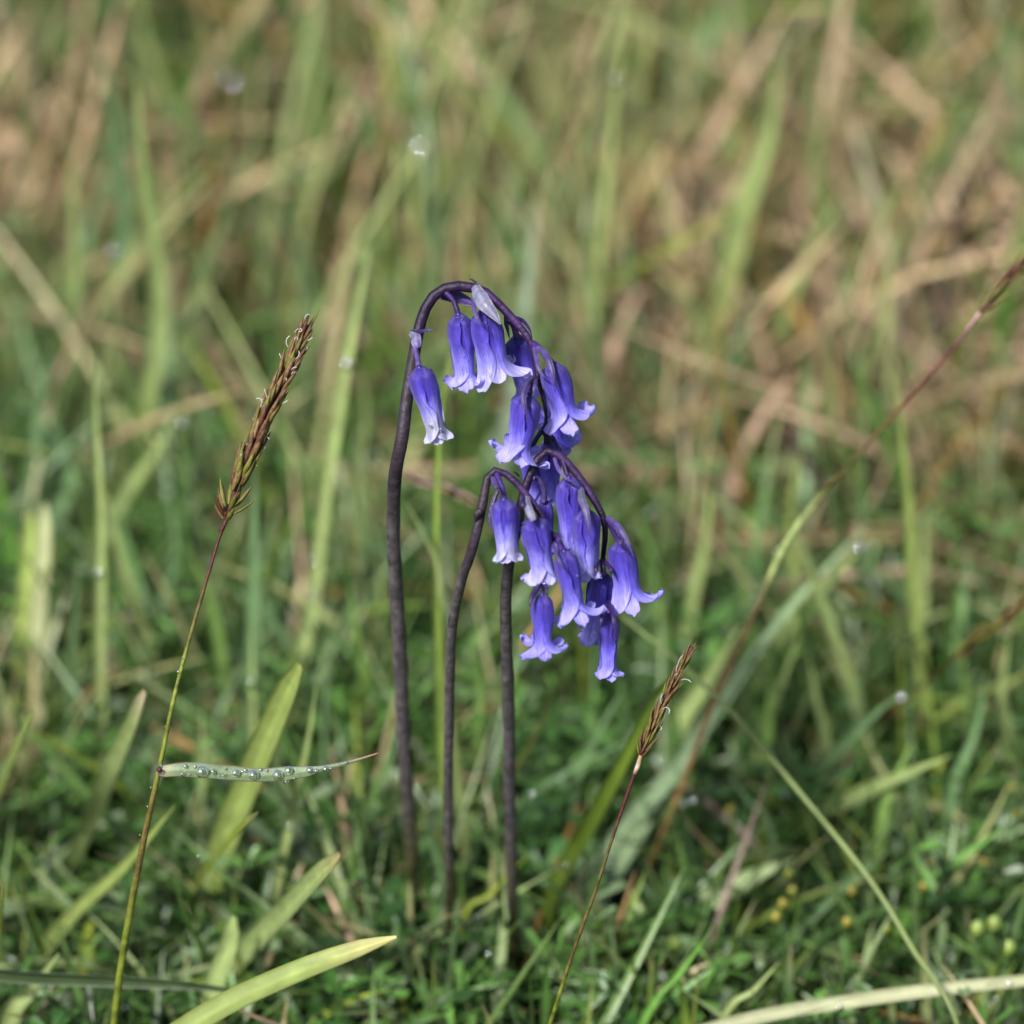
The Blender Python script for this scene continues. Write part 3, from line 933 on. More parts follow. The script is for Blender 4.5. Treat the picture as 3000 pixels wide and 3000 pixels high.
def spike(label, head, stem_pts, head_d, stem_d, stem_w, n, slen, hw, cols, meshes=SPK, group=None, stig=0, seed=0, open_base=0.0, rooted=True, gapped=0):
    rs = np.random.default_rng(seed)
    sp = [P(x, y, d) for (x, y), d in zip(stem_pts, stem_d)]
    if rooted:                       # carry the stalk on down to the soil
        last = sp[-1]
        dirn = last - sp[-2]
        dirn = dirn / np.linalg.norm(dirn)
        if dirn[2] > -0.5:
            dirn = dirn * 0.5 + np.array([0, 0, -0.9]); dirn /= np.linalg.norm(dirn)
        k = (last[2] + 0.006) / -dirn[2]
        sp.append(last + dirn * k * 0.5)
        sp.append(last + dirn * k)
        stem_w = list(stem_w) + [stem_w[-1]] * 2
        cols = list(cols) + [cols[-1]] * 2
    base = sp[-1]
    root = thing('grass_flower_spike', base, label, 'grass spike', group)
    hp = catmull([P(x, y, d) for (x, y), d in zip(head, np.linspace(head_d[0], head_d[1], len(head)))], 60)
    allp = [sp[0]] + sp[1:]
    v, f, c = tube(allp[::-1], [a * K / 2 for a in stem_w[::-1]], cols[::-1], n=60, sides=8, wob=.02)
    part('stem', v, f, c, M_STEM, root)
    v, f, c = tube(hp[::6], [stem_w[0] * K / 2] * len(hp[::6]), [DRED] * len(hp[::6]), n=24, sides=6)
    part('rachis', v, f, c, M_STEM, root)
    Lh = np.linalg.norm(hp[-1] - hp[0])
    for i in range(n):
        t = (i + rs.uniform(0, .6)) / n
        if gapped and .10 < t < .17:
            t += .07
        idx = min(int(t * (0.985 - slen / Lh * 0.8) * 59), 58)
        p = hp[idx]
        ax = hp[min(idx + 3, 59)] - hp[max(idx - 2, 0)]
        ax /= np.linalg.norm(ax)
        e1 = np.cross(ax, FW); e1 /= np.linalg.norm(e1)
        e2 = np.cross(ax, e1)
        an = i * 2.399 + rs.normal(0, .3)
        out = math.cos(an) * e1 + math.sin(an) * e2
        taper = np.interp(t, [0, .1, .5, .8, 1], [.8, 1, 1, .75, .3])
        spread = rs.normal(.16, .05) + (open_base * max(0, .12 - t) * 6)
        dr = ax * math.cos(spread) + out * math.sin(spread)
        o = bpy.data.objects.new('spikelet', meshes[rs.integers(len(meshes))])
        COL.objects.link(o)
        o.parent = root
        zax = Vector(dr); yax = Vector(-out).cross(zax).cross(zax).normalized() * -1
        xax = yax.cross(zax).normalized(); yax = zax.cross(xax)
        sl = slen * rs.uniform(.85, 1.15) * np.interp(t, [0, .15, 1], [.85, 1, .9])
        fat = hw / 0.0054 * .95 + .25 if hw else 1
        Mx = Matrix((xax * sl * fat * taper ** .3, yax * sl * fat * taper ** .3, zax * sl)).transposed().to_4x4()
        Mx.translation = Vector(p + out * hw * .22 * taper - base)
        o.matrix_local = Mx
    for i in range(stig):
        t = rs.uniform(.22, .97)
        p = hp[int(t * 58)]
        ax = hp[min(int(t * 58) + 2, 59)] - hp[max(int(t * 58) - 2, 0)]; ax /= np.linalg.norm(ax)
        e1 = np.cross(ax, FW); e1 /= np.linalg.norm(e1)
        sg = rs.choice([-1, 1]); fr = rs.uniform(-.2, 1)
        q = p + e1 * sg * hw * .30 * (1 - fr * .6) - FW * hw * .36 * max(fr, 0)
        out = (e1 * sg - FW * max(fr, 0) * .8); out /= np.linalg.norm(out)
        ln = rs.uniform(.0012, .0030)
        cu = rs.uniform(-1.5, 5.5) * rs.choice([-1, 1])
        pts = []
        a0 = rs.uniform(-.4, .9)
        cur = q.copy()
        for k in range(7):
            pts.append(cur.copy())
            aa = a0 + cu * k / 6
            cur = cur + (ax * math.cos(aa) + out * math.sin(aa) * (1 if k < 5 else .7) + out * .25) * ln / 6
        v, f, c = tube(pts, [.00005, .00006, .00007, .00007, .00008, .00008, .00006], [np.array([.72, .70, .70])] * 7, n=12, sides=5, wob=.15, seed=i)
        part('stigma', v, f, c, M_WHITE, root)
    return root


R3 = lambda x, y: (300 + x / 2.76, 880 + y / 2.76)
SG = np.array([0.125, 0.15, 0.02])
SB = np.array([0.085, 0.066, 0.018])
sw = spike('sharp brown and olive grass spike with white curling threads, wet leaf on its stalk',
           [R3(1000, 1780), R3(1085, 1500), R3(1190, 1250), R3(1310, 950), R3(1430, 700), R3(1560, 420), R3(1650, 220), R3(1722, 65)],
           [R3(1000, 1780), R3(970, 1850), (641, 1579), (621, 1646), (575, 1801), (536, 1941), (505, 2065), (470, 2236), (443, 2360), (407, 2531), (373, 2717), (349, 2873), (334, 3000)],
           (0.998, 0.994), [.998, .998, .998, .998, .999, 1.0, 1.0, 1.002, 1.006, 1.012, 1.02, 1.028, 1.035],
           [13, 13, 9, 10, 11, 12, 13, 14, 17, 20, 22, 23, 23], 110, .0068, .0058,
           [DRED, DRED, DRED, DRED * 1.1, SB, SG, SG, SG, SB * 1.2, SB * 1.1, SG, SG, SG], stig=30, seed=3, open_base=1.2, gapped=1)
v, f, c = tube([P(655, 1538, .998), P(651, 1548, .998), P(646, 1560, .998)], [.0004, .00055, .0004], [DRED] * 3, n=8, sides=8)
part('stem_node', v, f, c, M_STEM, sw)
# the wet horizontal leaf on that stalk
lp = [r4(745, 578), r4(775, 580), r4(850, 574), r4(950, 578), r4(1080, 590), r4(1210, 600), r4(1340, 592), r4(1440, 582), r4(1520, 566), r4(1640, 538), r4(1782, 494)]
LGR = np.array([.125, .185, .085])
lw = [26, 38, 44, 50, 46, 42, 44, 34, 17, 12, 3]
lcol = [np.array([.16, .05, .07]), np.array([.26, .26, .14]), LGR, LGR, LGR, LGR, LGR, LGR * .9, LGR * .8, LGR * .8, np.array([.3, .12, .1])]
LEAF_D = 0.998
v, f, c = ribbon([P(x, y, LEAF_D) for x, y in lp], [a * K for a in lw], lcol, face=-FW + .9 * ZUP, n=60, m=11, fold=.28, thick=.0002, edge=[.24, .14, .14], seed=4)
leaf_o = part('leaf', v, f, c, M_GRASS, sw)
LEAFV, LEAFF = v, f
for xy, rr in ((r4(752, 572), 13),):
    v, f, c = tube([P(xy[0] - 6, xy[1], LEAF_D - .0012), P(*xy, LEAF_D - .0015), P(xy[0] + 6, xy[1], LEAF_D - .0012)], [rr * K * .4, rr * K * .75, rr * K * .4], [np.array([.045, .016, .02])] * 3, n=7, sides=8)
    part('leaf_collar', v, f, c, M_STEM, sw)

R7 = lambda x, y: (1800 + x / 4.293, 1850 + y / 4.293)
spike('smaller sharp tan grass spike leaning beside the lowest bluebell flowers',
      [R7(330, 1560), R7(430, 1330), R7(540, 1060), R7(680, 780), R7(800, 540), R7(920, 290), R7(1060, 90)],
      [R7(330, 1560), R7(280, 1740), (1860, 2264), (1820, 2378), (1786, 2481), (1740, 2623), (1706, 2714), (1672, 2811), (1643, 2902), (1612, 3000)],
      (.996, .993), [.996, .996, .996, .998, 1.0, 1.004, 1.007, 1.01, 1.014, 1.02],
      [12, 16, 13, 10, 9.5, 10, 11, 12, 13, 13], 70, .0052, .0031,
      [TAN * 1.5, np.array([.5, .38, .33]), DRED, DRED, SB * .8, SB, SB, SB, SG * .9, SG * .9], stig=7, seed=5, open_base=.6,
      meshes=[SPK[0], SPK[3], SPK[2], SPK[3]])
RB = np.array([0.10, 0.062, 0.03])
spike('blurred brown grass spike on a long thin stalk slanting over the dry straw',
      [(2872, 916), (2915, 872), (2955, 820), (3000, 765), (3060, 690), (3120, 620)],
      [(2872, 916), (2800, 1010), (2700, 1125), (2624, 1211), (2484, 1366), (2430, 1421), (2345, 1530), (2283, 1630), (2220, 1778), (2143, 1941), (2081, 2081), (1988, 2329), (1925, 2484), (1832, 2686)],
      (1.065, 1.06), [1.065, 1.068, 1.07, 1.075, 1.08, 1.085, 1.09, 1.095, 1.10, 1.105, 1.11, 1.12, 1.13, 1.15],
      [14, 13, 10, 10, 11, 14, 24, 24, 17, 20, 22, 23, 24, 24], 26, .0060, .0050,
      [np.array([.28, .18, .17]), DRED * 1.3, DRED * 1.3, BROWN, SB * .9, SB, PALE, PALE, RB * 1.2, RB * 1.3, RB * 1.4, TAN * 1.1, TAN * .9, PALE * .8], seed=8, open_base=.3)
spike('blurred dark brown grass spike lying low over the grass at the dry edge',
      [(2790, 1935), (2850, 1880), (2920, 1830), (3000, 1770), (3090, 1700)],
      [(2790, 1935), (2700, 2010), (2600, 2110), (2540, 2220)], (1.12, 1.10), [1.12, 1.14, 1.16, 1.19],
      [9, 9, 10, 11], 22, .007, .0040, [BROWN * .6, BROWN * .7, SB, SG], seed=9)
spike('blurred pinkish grass spike nodding behind the tallest bluebell stem',
      [(1400, 1478), (1330, 1445), (1250, 1415), (1190, 1392), (1138, 1374)],
      [(1400, 1478), (1470, 1530), (1540, 1640), (1590, 1800)], (1.10, 1.10), [1.10, 1.11, 1.13, 1.17],
      [9, 10, 11, 12], 26, .0055, .0038, [PINK * .8, SG, SG, SG], meshes=SPK_P + [SPK[0]], seed=10)
PGR = 'pinkish flower spikes far behind'
for i, (hx, hy, tx, ty, bx, by, lab) in enumerate(((1800, 440, 1825, 330, 1790, 900, 'soft pinkish grass spike above the dry straw, the farther of two'),
                                                   (1775, 640, 1788, 505, 1760, 1000, 'soft pinkish grass spike over the dry straw, the nearer of two'),
                                                   (598, 95, 612, -40, 575, 420, 'far pinkish purple grass spike on a pale green stalk'),
                                                   (810, 125, 795, 70, 850, 330, 'tiny dark purple grass spike in the far green grass'),
                                                   (1555, 915, 1470, 800, 1600, 1150, 'low pinkish grass spike lying in the ochre moss'))):
    h, tt, bb = fu(hx, hy), fu(tx, ty), fu(bx, by)
    d0 = gdepth(bb[1], .01)
    rise = (bb[1] - h[1]) * K * d0 * .6
    spike(lab, [h, ((h[0] + tt[0]) / 2 + 4, (h[1] + tt[1]) / 2), tt], [h, ((h[0] + bb[0]) / 2 + 10, (h[1] + bb[1]) / 2), bb],
          (d0 - rise, d0 - rise - .03), [d0 - rise, d0 - rise / 2, d0], [12, 13, 14], 24, .007, .0060, [PINK * .8, SG, SG], meshes=SPK_P, group=PGR, seed=20 + i)


# ------------------------------------------------------------------ single blades and leaves one can pick out
def blade(name, pts, wpx, col, label, cat='grass blade', group=None, tipd=None, k=.55, tipcol=None, z0=.03, blunt=False, seed=0, fold=.3, twist=0.0, face=None, mat_=None, based=None, wprof=None, n=32):
    if name == 'strap_leaf':
        z0 = .012
    px = [fu(*p) for p in pts]
    db = gdepth(px[0][1], z0) if based is None else based
    seg = np.concatenate([[0], np.cumsum(np.linalg.norm(np.diff(np.array(px), axis=0), axis=1))])
    if tipd is None:
        tipd = db - k * (px[0][1] - px[-1][1]) * K * db
    dep = db + (tipd - db) * seg / seg[-1]
    p3 = [P(x, y, d) for (x, y), d in zip(px, dep)]
    b = p3[0]
    # root: straight on down into the soil
    dirn = (p3[0] - p3[1]); dirn /= np.linalg.norm(dirn)
    gz = gh(b[0], b[1])
    if b[2] > gz + .001:
        dirn = dirn * .5 + np.array([0, 0, -1.0]); dirn /= np.linalg.norm(dirn)
        kk = (b[2] - gz + .004) / -dirn[2]
        p3 = [b + dirn * kk] + p3
        seg = np.concatenate([[0], seg + kk / K])
    W = wpx / .644 * K * np.mean(dep) * (1.12 if group is None else 1.0)
    wp = wprof or ([.7, .8, .9, 1, 1, 1, 1, 1, 1, .98, .95, .9, .84, .72, .32] if blunt else [.55, .8, 1, 1, .92, .8, .6, .36, .06])
    ww = np.interp(seg / seg[-1], np.linspace(0, 1, len(wp)), wp) * W
    # resample so the profile is smooth
    q, wq = catmull(p3, n, ww)
    s = np.linspace(0, 1, n)
    wq = np.interp(s, np.linspace(0, 1, len(wp)), wp) * W
    col = np.asarray(col, float) * (1.22 if group is None and name == 'grass_shoot' else 1.0)
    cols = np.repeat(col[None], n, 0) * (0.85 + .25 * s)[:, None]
    if tipcol is not None:
        kx = np.clip((s - .84) / .14, 0, 1)[:, None]
        cols = cols * (1 - kx) + np.asarray(tipcol) * kx
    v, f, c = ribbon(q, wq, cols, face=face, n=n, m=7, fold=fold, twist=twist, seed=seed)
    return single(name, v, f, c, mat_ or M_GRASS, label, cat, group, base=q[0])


YG2 = np.array([.285, .36, .10])
LG = np.array([.27, .345, .125])
YT = np.array([.46, .43, .17])
BL = 'strap_leaf'
blade(BL, [(180, 2060), (325, 1960), (430, 1895), (560, 1835), (680, 1790), (748, 1768)], 46, YG2 * .8, 'broad yellow-green strap leaf arching low with a yellowing blunt tip', 'leaf', tipd=1.005, based=1.03, tipcol=YT, blunt=True, seed=1, twist=.3, wprof=[.8, .9, 1, 1, 1, 1, .98, .97, .96, .95, .94, .92, .9, .84, .68, .12])
blade(BL, [(420, 1850), (480, 1780), (540, 1720), (600, 1655), (641, 1615)], 44, LG * 1.15, 'pale upright strap leaf with a straw tip beside the yellowing low leaf', 'leaf', tipd=1.02, tipcol=np.array([.40, .36, .16]), blunt=True, seed=2, wprof=[.9, .95, 1, 1, 1, 1, 1, 1, .98, .96, .93, .89, .83, .72, .32])
blade(BL, [(375, 1720), (430, 1570), (480, 1450), (530, 1335), (566, 1256)], 52, YG2 * 1.1, 'tall broad yellow-green strap leaf behind the wet leaf', 'leaf', tipd=1.035, blunt=True, seed=3, wprof=[.7, .8, .9, 1, 1, 1, 1, 1, .98, .96, .93, .9, .84, .74, .34])
blade(BL, [(350, 1715), (400, 1630), (440, 1580), (486, 1535)], 26, YELLOWG * 1.2, 'short narrow yellow strap leaf crossing the tall broad one', 'leaf', tipd=1.02, tipcol=YT, blunt=True, seed=4)
blade(BL, [(140, 1625), (175, 1550), (215, 1450), (250, 1370), (274, 1308)], 46, LG, 'upright strap leaf with a bleached dead tip left of the long grass stalk', 'leaf', tipd=1.045, tipcol=np.array([.55, .47, .32]), blunt=True, seed=5, wprof=[.7, .8, .9, 1, 1, 1, 1, 1, .97, .94, .9, .86, .8, .7, .34])
blade(BL, [(-40, 1570), (0, 1500), (30, 1425), (62, 1345)], 42, YG2, 'yellow-green strap leaf half hidden by the frame edge, pointing up right', 'leaf', tipd=1.05, blunt=True, seed=6)
blade(BL, [(80, 1795), (150, 1715), (235, 1635), (330, 1520)], 26, YG2 * .9, 'slender strap leaf slanting behind the lower stalk of the sharp spike', 'leaf', tipd=1.06, seed=7)
blade(BL, [(0, 1850), (3, 1760), (6, 1668)], 24, YELLOWG * 1.2, 'short yellow strap leaf standing at the left lower rim of the turf', 'leaf', tipd=1.03, tipcol=YT, blunt=True, seed=8)
blade(BL, [(160, 1840), (165, 1780), (170, 1735)], 24, YELLOWG * 1.1, 'stubby olive strap leaf low in the herbs', 'leaf', seed=9, blunt=True)
blade('grass_shoot', [(-260, 1850), (-60, 1835), (60, 1843), (230, 1850), (360, 1858), (455, 1872)], 32, np.array([.05, .078, .032]), 'dark blue-green blade lying flat across the foreground behind the stalk', tipd=1.052, based=1.06, seed=10, wprof=[1, 1, 1, 1, 1, 1, .9, .7, .3], face=-FW - .7 * ZUP)
blade('grass_shoot', [(20, 1932), (60, 1870), (110, 1800)], 40, PALE * .8, 'pale grey-green blade rising under the dark flat blade', seed=11)
blade('grass_shoot', [(400, 1880), (430, 1790), (440, 1730)], 36, LG * .9, 'wide pale green leaf end among the herbs beneath the strap leaves', seed=12, blunt=True)
blade('grass_shoot', [(192, 1400), (189, 1200), (190, 1000), (182, 800), (176, 640)], 20, PALE, 'tall straight pale green blade standing left of the sharp spike', seed=13, n=40, fold=.5, k=.5)
blade('grass_shoot', [(66, 1250), (72, 1150), (82, 1040), (84, 952)], 28, np.array([.42, .44, .24]), 'bleached cream blade of a close pair at the left', seed=14, blunt=True)
blade('grass_shoot', [(40, 1230), (48, 1120), (60, 970)], 28, YG2 * 1.05, 'yellow-green blade of a close pair at the left', seed=15, blunt=True)
blade('grass_shoot', [(560, 1290), (588, 1150), (608, 980), (632, 820), (662, 640), (695, 470)], 24, PALE, 'tall pale green blade with a droplet between spike and bluebells', seed=16, n=44, fold=.6, tipd=1.16, wprof=[.6, .9, 1, 1, .9, .85, .8, .6, .3])
blade('grass_shoot', [(478, 1420), (476, 1250), (478, 1050), (482, 880)], 32, BLUEGREEN * 1.1, 'soft blue-green upright blade behind the stalk of the sharp spike', seed=17)
blade('grass_shoot', [(478, 1430), (476, 1300), (474, 1180)], 13, PALE * 1.2, 'thin whitish dead stalk in front of the blue-green blade', seed=18)
blade('grass_shoot', [(840, 1560), (832, 1400), (826, 1200), (822, 1000), (828, 820), (850, 640)], 17, np.array([.19, .27, .055]), 'bright yellow-green grass stalk between the two left bluebell stems', seed=19, n=44, based=1.13, tipd=1.075, fold=.8)
blade('grass_shoot', [(825, 1085), (812, 1040), (795, 1000), (765, 945)], 22, PALE * 1.1, 'short pale side blade pointing back to the tallest bluebell stem', seed=20, based=1.10, tipd=1.085)
blade('grass_shoot', [(1100, 1760), (1180, 1610), (1270, 1460), (1350, 1340), (1480, 1160), (1640, 985)], 30, np.array([.20, .28, .14]), 'very long pale blade slanting up right behind the smaller spike', seed=21, n=44, tipd=1.17, based=1.12)
blade('grass_shoot', [(1130, 1650), (1200, 1540), (1290, 1440), (1350, 1340), (1440, 1210)], 40, np.array([.17, .24, .13]), 'wide silvery pale blade behind the smaller spike', seed=22, tipd=1.11, based=1.14, face=-FW + ZUP * 1.2)
blade('grass_shoot', [(1040, 1690), (1110, 1560), (1180, 1430), (1235, 1320), (1275, 1255)], 30, np.array([.11, .17, .02]), 'dark olive-green blade slanting just behind the smaller spike', seed=23, tipd=1.06)
blade('grass_shoot', [(790, 1790), (880, 1740), (980, 1680), (1065, 1630)], 11, PALE, 'thin pale blade sloping across the bluebell stem bases', seed=24, tipd=1.10)
blade('grass_shoot', [(880, 1720), (920, 1690), (1000, 1610)], 11, YELLOWG, 'thin yellowish blade bowing at the foot of the bluebells', seed=25, tipd=1.10)
blade('grass_shoot', [(900, 1580), (1000, 1500), (1100, 1440), (1180, 1400)], 16, BLUEGREEN * 1.2, 'grey-green blade sloping behind the right bluebell stem', seed=26, based=1.17, tipd=1.12)
blade('grass_shoot', [(1120, 2010), (1320, 1948), (1450, 1915), (1600, 1890), (1760, 1868), (1990, 1845)], 24, np.array([.33, .34, .20]), 'long cream blade lying flat across the lower right foreground', seed=27, based=1.05, tipd=1.07, wprof=[.5, .8, 1, 1, 1, 1, 1, .9, .8])
blade('grass_shoot', [(1290, 1725), (1360, 1685), (1440, 1645), (1500, 1620)], 46, np.array([.28, .35, .17]), 'broad pale blade low among the yellow buds', seed=28, based=1.13, tipd=1.12)
blade('grass_shoot', [(1500, 1560), (1600, 1510), (1700, 1465), (1795, 1425)], 34, LG * .8, 'soft green blade leaning right above the yellow buds', seed=29, based=1.16, tipd=1.11)
blade('grass_shoot', [(1500, 1490), (1560, 1440), (1660, 1340), (1700, 1310)], 26, BLUEGREEN * 1.1, 'blue-green blade tipped by a droplet, right of the long stalk', seed=30, based=1.18, tipd=1.12)
blade('grass_shoot', [(1620, 1350), (1580, 1220), (1530, 1080), (1500, 1000)], 26, LG * .8, 'green blade leaning left behind the long pale blade', seed=31)
blade('grass_shoot', [(1105, 730), (1120, 560), (1138, 380), (1160, 180), (1192, -30)], 22, PALE * 1.05 + STRAW * .12, 'tall cream-green stalk rising straight behind the bluebell arch', seed=32, n=40, fold=.7)
blade('grass_shoot', [(1570, 370), (1480, 280), (1380, 180), (1260, 75), (1150, 20), (980, -30)], 26, LG * .75 + STRAW * .08, 'long arched yellow-green blade bowing across the far right grass', seed=33, n=40, tipd=1.38, based=1.44)
blade('grass_shoot', [(1100, 420), (1020, 300), (940, 170), (850, 20)], 36, BLUEGREEN * .7 + LG * .4, 'broad soft green blade leaning left above the bluebell arch', seed=34)
blade('grass_shoot', [(1715, 960), (1690, 890), (1650, 780), (1610, 690)], 38, np.array([.14, .27, .06]), 'bright green blade folded down in the dry straw', seed=35, based=1.27, tipd=1.23)
blade('grass_shoot', [(1740, 1300), (1725, 1150), (1712, 940), (1690, 700)], 22, YG2 * .8, 'yellow-green stalk rising from the dry straw at the right', seed=36)
blade('grass_shoot', [(1330, 680), (1365, 560), (1395, 430), (1450, 250), (1470, 100)], 42, LG * .9, 'wide soft green blade among ochre moss right of the bluebells', seed=37, n=36)
blade('grass_shoot', [(1690, 560), (1660, 430), (1630, 310), (1600, 210)], 24, np.array([.44, .42, .28]), 'bleached straw blade leaning left in the far right grass', seed=38)
blade('grass_shoot', [(575, 380), (585, 230), (600, 80), (605, -20)], 20, LG * .9, 'pale green stalk under the far purple spike', seed=39)
blade('grass_shoot', [(250, 900), (300, 600), (270, 330), (255, 120)], 34, LG * .8, 'tall soft green blade standing in the far left grass', seed=40, n=36)
blade('grass_shoot', [(205, 600), (235, 420), (215, 230), (180, 60)], 34, BLUEGREEN, 'soft grey-green blade leaning over the far left straw', seed=41)
blade('grass_shoot', [(145, 720), (140, 560), (140, 400), (130, 250)], 26, PALE * .9, 'pale olive blade standing in the left dry straw', seed=42)
blade('grass_shoot', [(1170, 1790 - 630), (1280, 1250), (1380, 1345), (1520, 1510), (1640, 1660), (1720, 1790), (1810, 1950)][::-1], 9, np.array([.17, .22, .075]), 'long thin pale stalk slanting down right below the bluebell flowers', cat='grass stalk', seed=43, n=50, based=1.05, tipd=1.10, fold=.9, wprof=[1, 1, 1, 1, 1, .95, .9, .8, .5])
blade('grass_shoot', [(90, 1000), (130, 900), (70, 800), (30, 740)], 40, BLUEGREEN * 1.1, 'broad grey-green blade crossing its neighbour at the left', seed=44)
blade('grass_shoot', [(35, 1010), (60, 900), (75, 760), (95, 660)], 34, BLUEGREEN * 1.0, 'upright grey-green blade crossed by a leaning one at the left', seed=45)
blade('grass_shoot', [(290, 1250), (240, 1100), (200, 950), (150, 850)], 24, PALE * .8, 'long grey blade leaning left behind the straight pale one', seed=46)
blade('grass_shoot', [(180, 1050), (240, 930), (300, 840), (335, 770)], 30, LG * .75, 'soft green blade leaning right between left blade and spike', seed=47)
blade('grass_shoot', [(30, 1130), (10, 1000), (-15, 850)], 46, GREEN * 1.5, 'bright green blade at the left rim of the meadow', seed=48)
blade('grass_shoot', [(675, 1050), (680, 900), (690, 760), (672, 690)], 20, LG * .7, 'short soft green blade just left of the tallest bluebell stem', seed=49)
blade('grass_shoot', [(1650, 1010), (1560, 1100), (1450, 1230), (1400, 1300)][::-1], 26, LG * .8, 'soft green blade parallel to the long pale one at the right', seed=50, based=1.22, tipd=1.17)
blade('grass_shoot', [(940, 900), (975, 700), (1000, 480), (1010, 380)], 34, np.array([.24, .30, .20]), 'soft silvery blade glimpsed through the bluebell arch', seed=51)
blade('grass_shoot', [(560, 1250), (490, 1120), (520, 950)], 20, BLUEGREEN, 'dim blue-green blade bent behind the grass stalk', seed=52)
blade('grass_shoot', [(700, 1560), (725, 1480), (760, 1330)], 14, BLUEGREEN * 1.3, 'thin pale blade beside the foot of the tallest bluebell', seed=53)
blade('grass_shoot', [(520, 1700), (545, 1560), (580, 1400), (600, 1270)], 16, PALE * .9, 'thin dewy grey blade behind the tip of the wet leaf', seed=54)
blade('grass_shoot', [(1250, 1600), (1270, 1660), (1282, 1720)][::-1], 18, YELLOWG * .8, 'short olive shoot forking from the long brown stalk', seed=55, based=1.14, tipd=1.13)
blade('straw_stem', [(210, 1215), (250, 1150), (290, 1095)], 15, PINK * .7, 'short dry reddish straw stem low in the left grass', seed=56, mat_=M_STRAW)
blade('straw_stem', [(1500, 700), (1440, 780), (1380, 900)][::-1], 22, PINKSTRAW, 'bent pinkish dead blade in the ochre moss', seed=57, mat_=M_STRAW)
blade('straw_stem', [(1140, 720), (1170, 620), (1210, 540)], 30, PINKSTRAW, 'tan dead blade leaning right of the bluebell arch', seed=58, mat_=M_STRAW)
blade('straw_stem', [(1350, 660), (1290, 560), (1220, 490)], 24, STRAW * 1.1, 'tan dead blade leaning left in the ochre moss', seed=59, mat_=M_STRAW)
blade('straw_stem', [(1780, 530), (1860, 470), (1960, 400)], 30, PINKSTRAW, 'orange-tan dead blade slanting at the right rim', seed=60, mat_=M_STRAW)
blade('straw_stem', [(1200, 1640), (1180, 1700), (1160, 1770)][::-1], 12, TAN, 'short brown dead stem behind the smaller spike stalk', seed=61, mat_=M_STRAW, based=1.1, tipd=1.1)
blade('straw_stem', [(1560, 1400), (1500, 1375), (1440, 1350)], 14, np.array([.25, .11, .05]), 'short rusty dead blade in the green grass at the right', seed=62, mat_=M_STRAW, based=1.19, tipd=1.19)

# blades slanting through the middle ground
MIDS = [([(1446, 1430), (1450, 1350), (1456, 1270)], 26, LGREEN, 'upright soft green blade right of the long brown stalk'),
        ([(1425, 1410), (1470, 1300), (1508, 1200)], 24, LG * .7, 'soft green blade leaning right beside the long pale blade'),
        ([(1270, 1390), (1330, 1290), (1398, 1180)], 42, LG * .85, 'wide soft green blade just left of the long brown stalk'),
        ([(1738, 1200), (1742, 1080), (1748, 960)], 22, LG * .8, 'light green blade standing in front of the pink straw'),
        ([(1800, 1240), (1815, 1140), (1828, 1045)], 22, BLUEGREEN * 1.3, 'blue-green blade standing in front of the dry straw'),
        ([(1450, 1560), (1410, 1510), (1374, 1462)], 18, BLUEGREEN, 'short grey-green blade leaning left above the pale low blade'),
        ([(1215, 1925), (1280, 1840), (1348, 1744)], 16, GREEN * 1.6, 'bright green thin blade low beside the cream flat blade'),
        ([(1370, 1910), (1420, 1870), (1470, 1815)], 16, PALE * .8, 'pale thin blade rising over the cream flat blade'),
        ([(1730, 1680), (1810, 1620), (1895, 1560)], 26, GREEN * 1.3, 'dark green blade leaning right over the buds'),
        ([(1660, 1560), (1680, 1490), (1720, 1400)], 24, LGREEN, 'soft green blade above the yellow buds leaning right'),
        ([(1560, 1420), (1540, 1320), (1525, 1230)], 22, LG * .7, 'upright green blade between the two slanting right blades'),
        ([(1800, 1480), (1840, 1380), (1860, 1270)], 20, BLUEGREEN * 1.1, 'tall grey-green blade under the low brown spike'),
        ([(1900, 1400), (1890, 1300), (1905, 1190)], 22, LG * .7, 'light green blade at the right rim under the straw'),
        ([(1240, 1180), (1230, 1060), (1200, 960)], 24, LGREEN * .8, 'green blade behind the rightmost bluebell flower'),
        ([(1300, 1160), (1330, 1020), (1340, 900)], 24, LG * .8, 'light green blade standing right of the bluebells'),
        ([(1400, 1120), (1380, 1000), (1350, 880)], 22, BLUEGREEN, 'grey-green blade leaning left right of the bluebells'),
        ([(1500, 1120), (1490, 980), (1510, 850)], 20, YG2 * .7, 'yellowish blade standing before the ochre moss'),
        ([(700, 1330), (670, 1200), (660, 1090)], 24, LGREEN * .8, 'soft green blade left of the tallest bluebell foot'),
        ([(420, 1280), (400, 1150), (350, 1020)], 24, LGREEN * .8, 'soft green blade leaning left behind the spike stalk'),
        ([(310, 1150), (330, 1050), (320, 930)], 22, BLUEGREEN, 'grey-green blade standing left of the spike stalk'),
        ([(1080, 1500), (1120, 1400), (1180, 1290)], 18, BLUEGREEN * .9, 'dim grey-green blade under the lowest bluebell flowers'),
        ([(900, 1420), (905, 1320), (890, 1180)], 20, LGREEN * .7, 'dim green blade between the two right bluebell stems')]
for i, (pts, wd, cl, lab) in enumerate(MIDS):
    blade('grass_shoot', pts, wd, cl * 1.2, lab, seed=400 + i, n=24, k=.5)

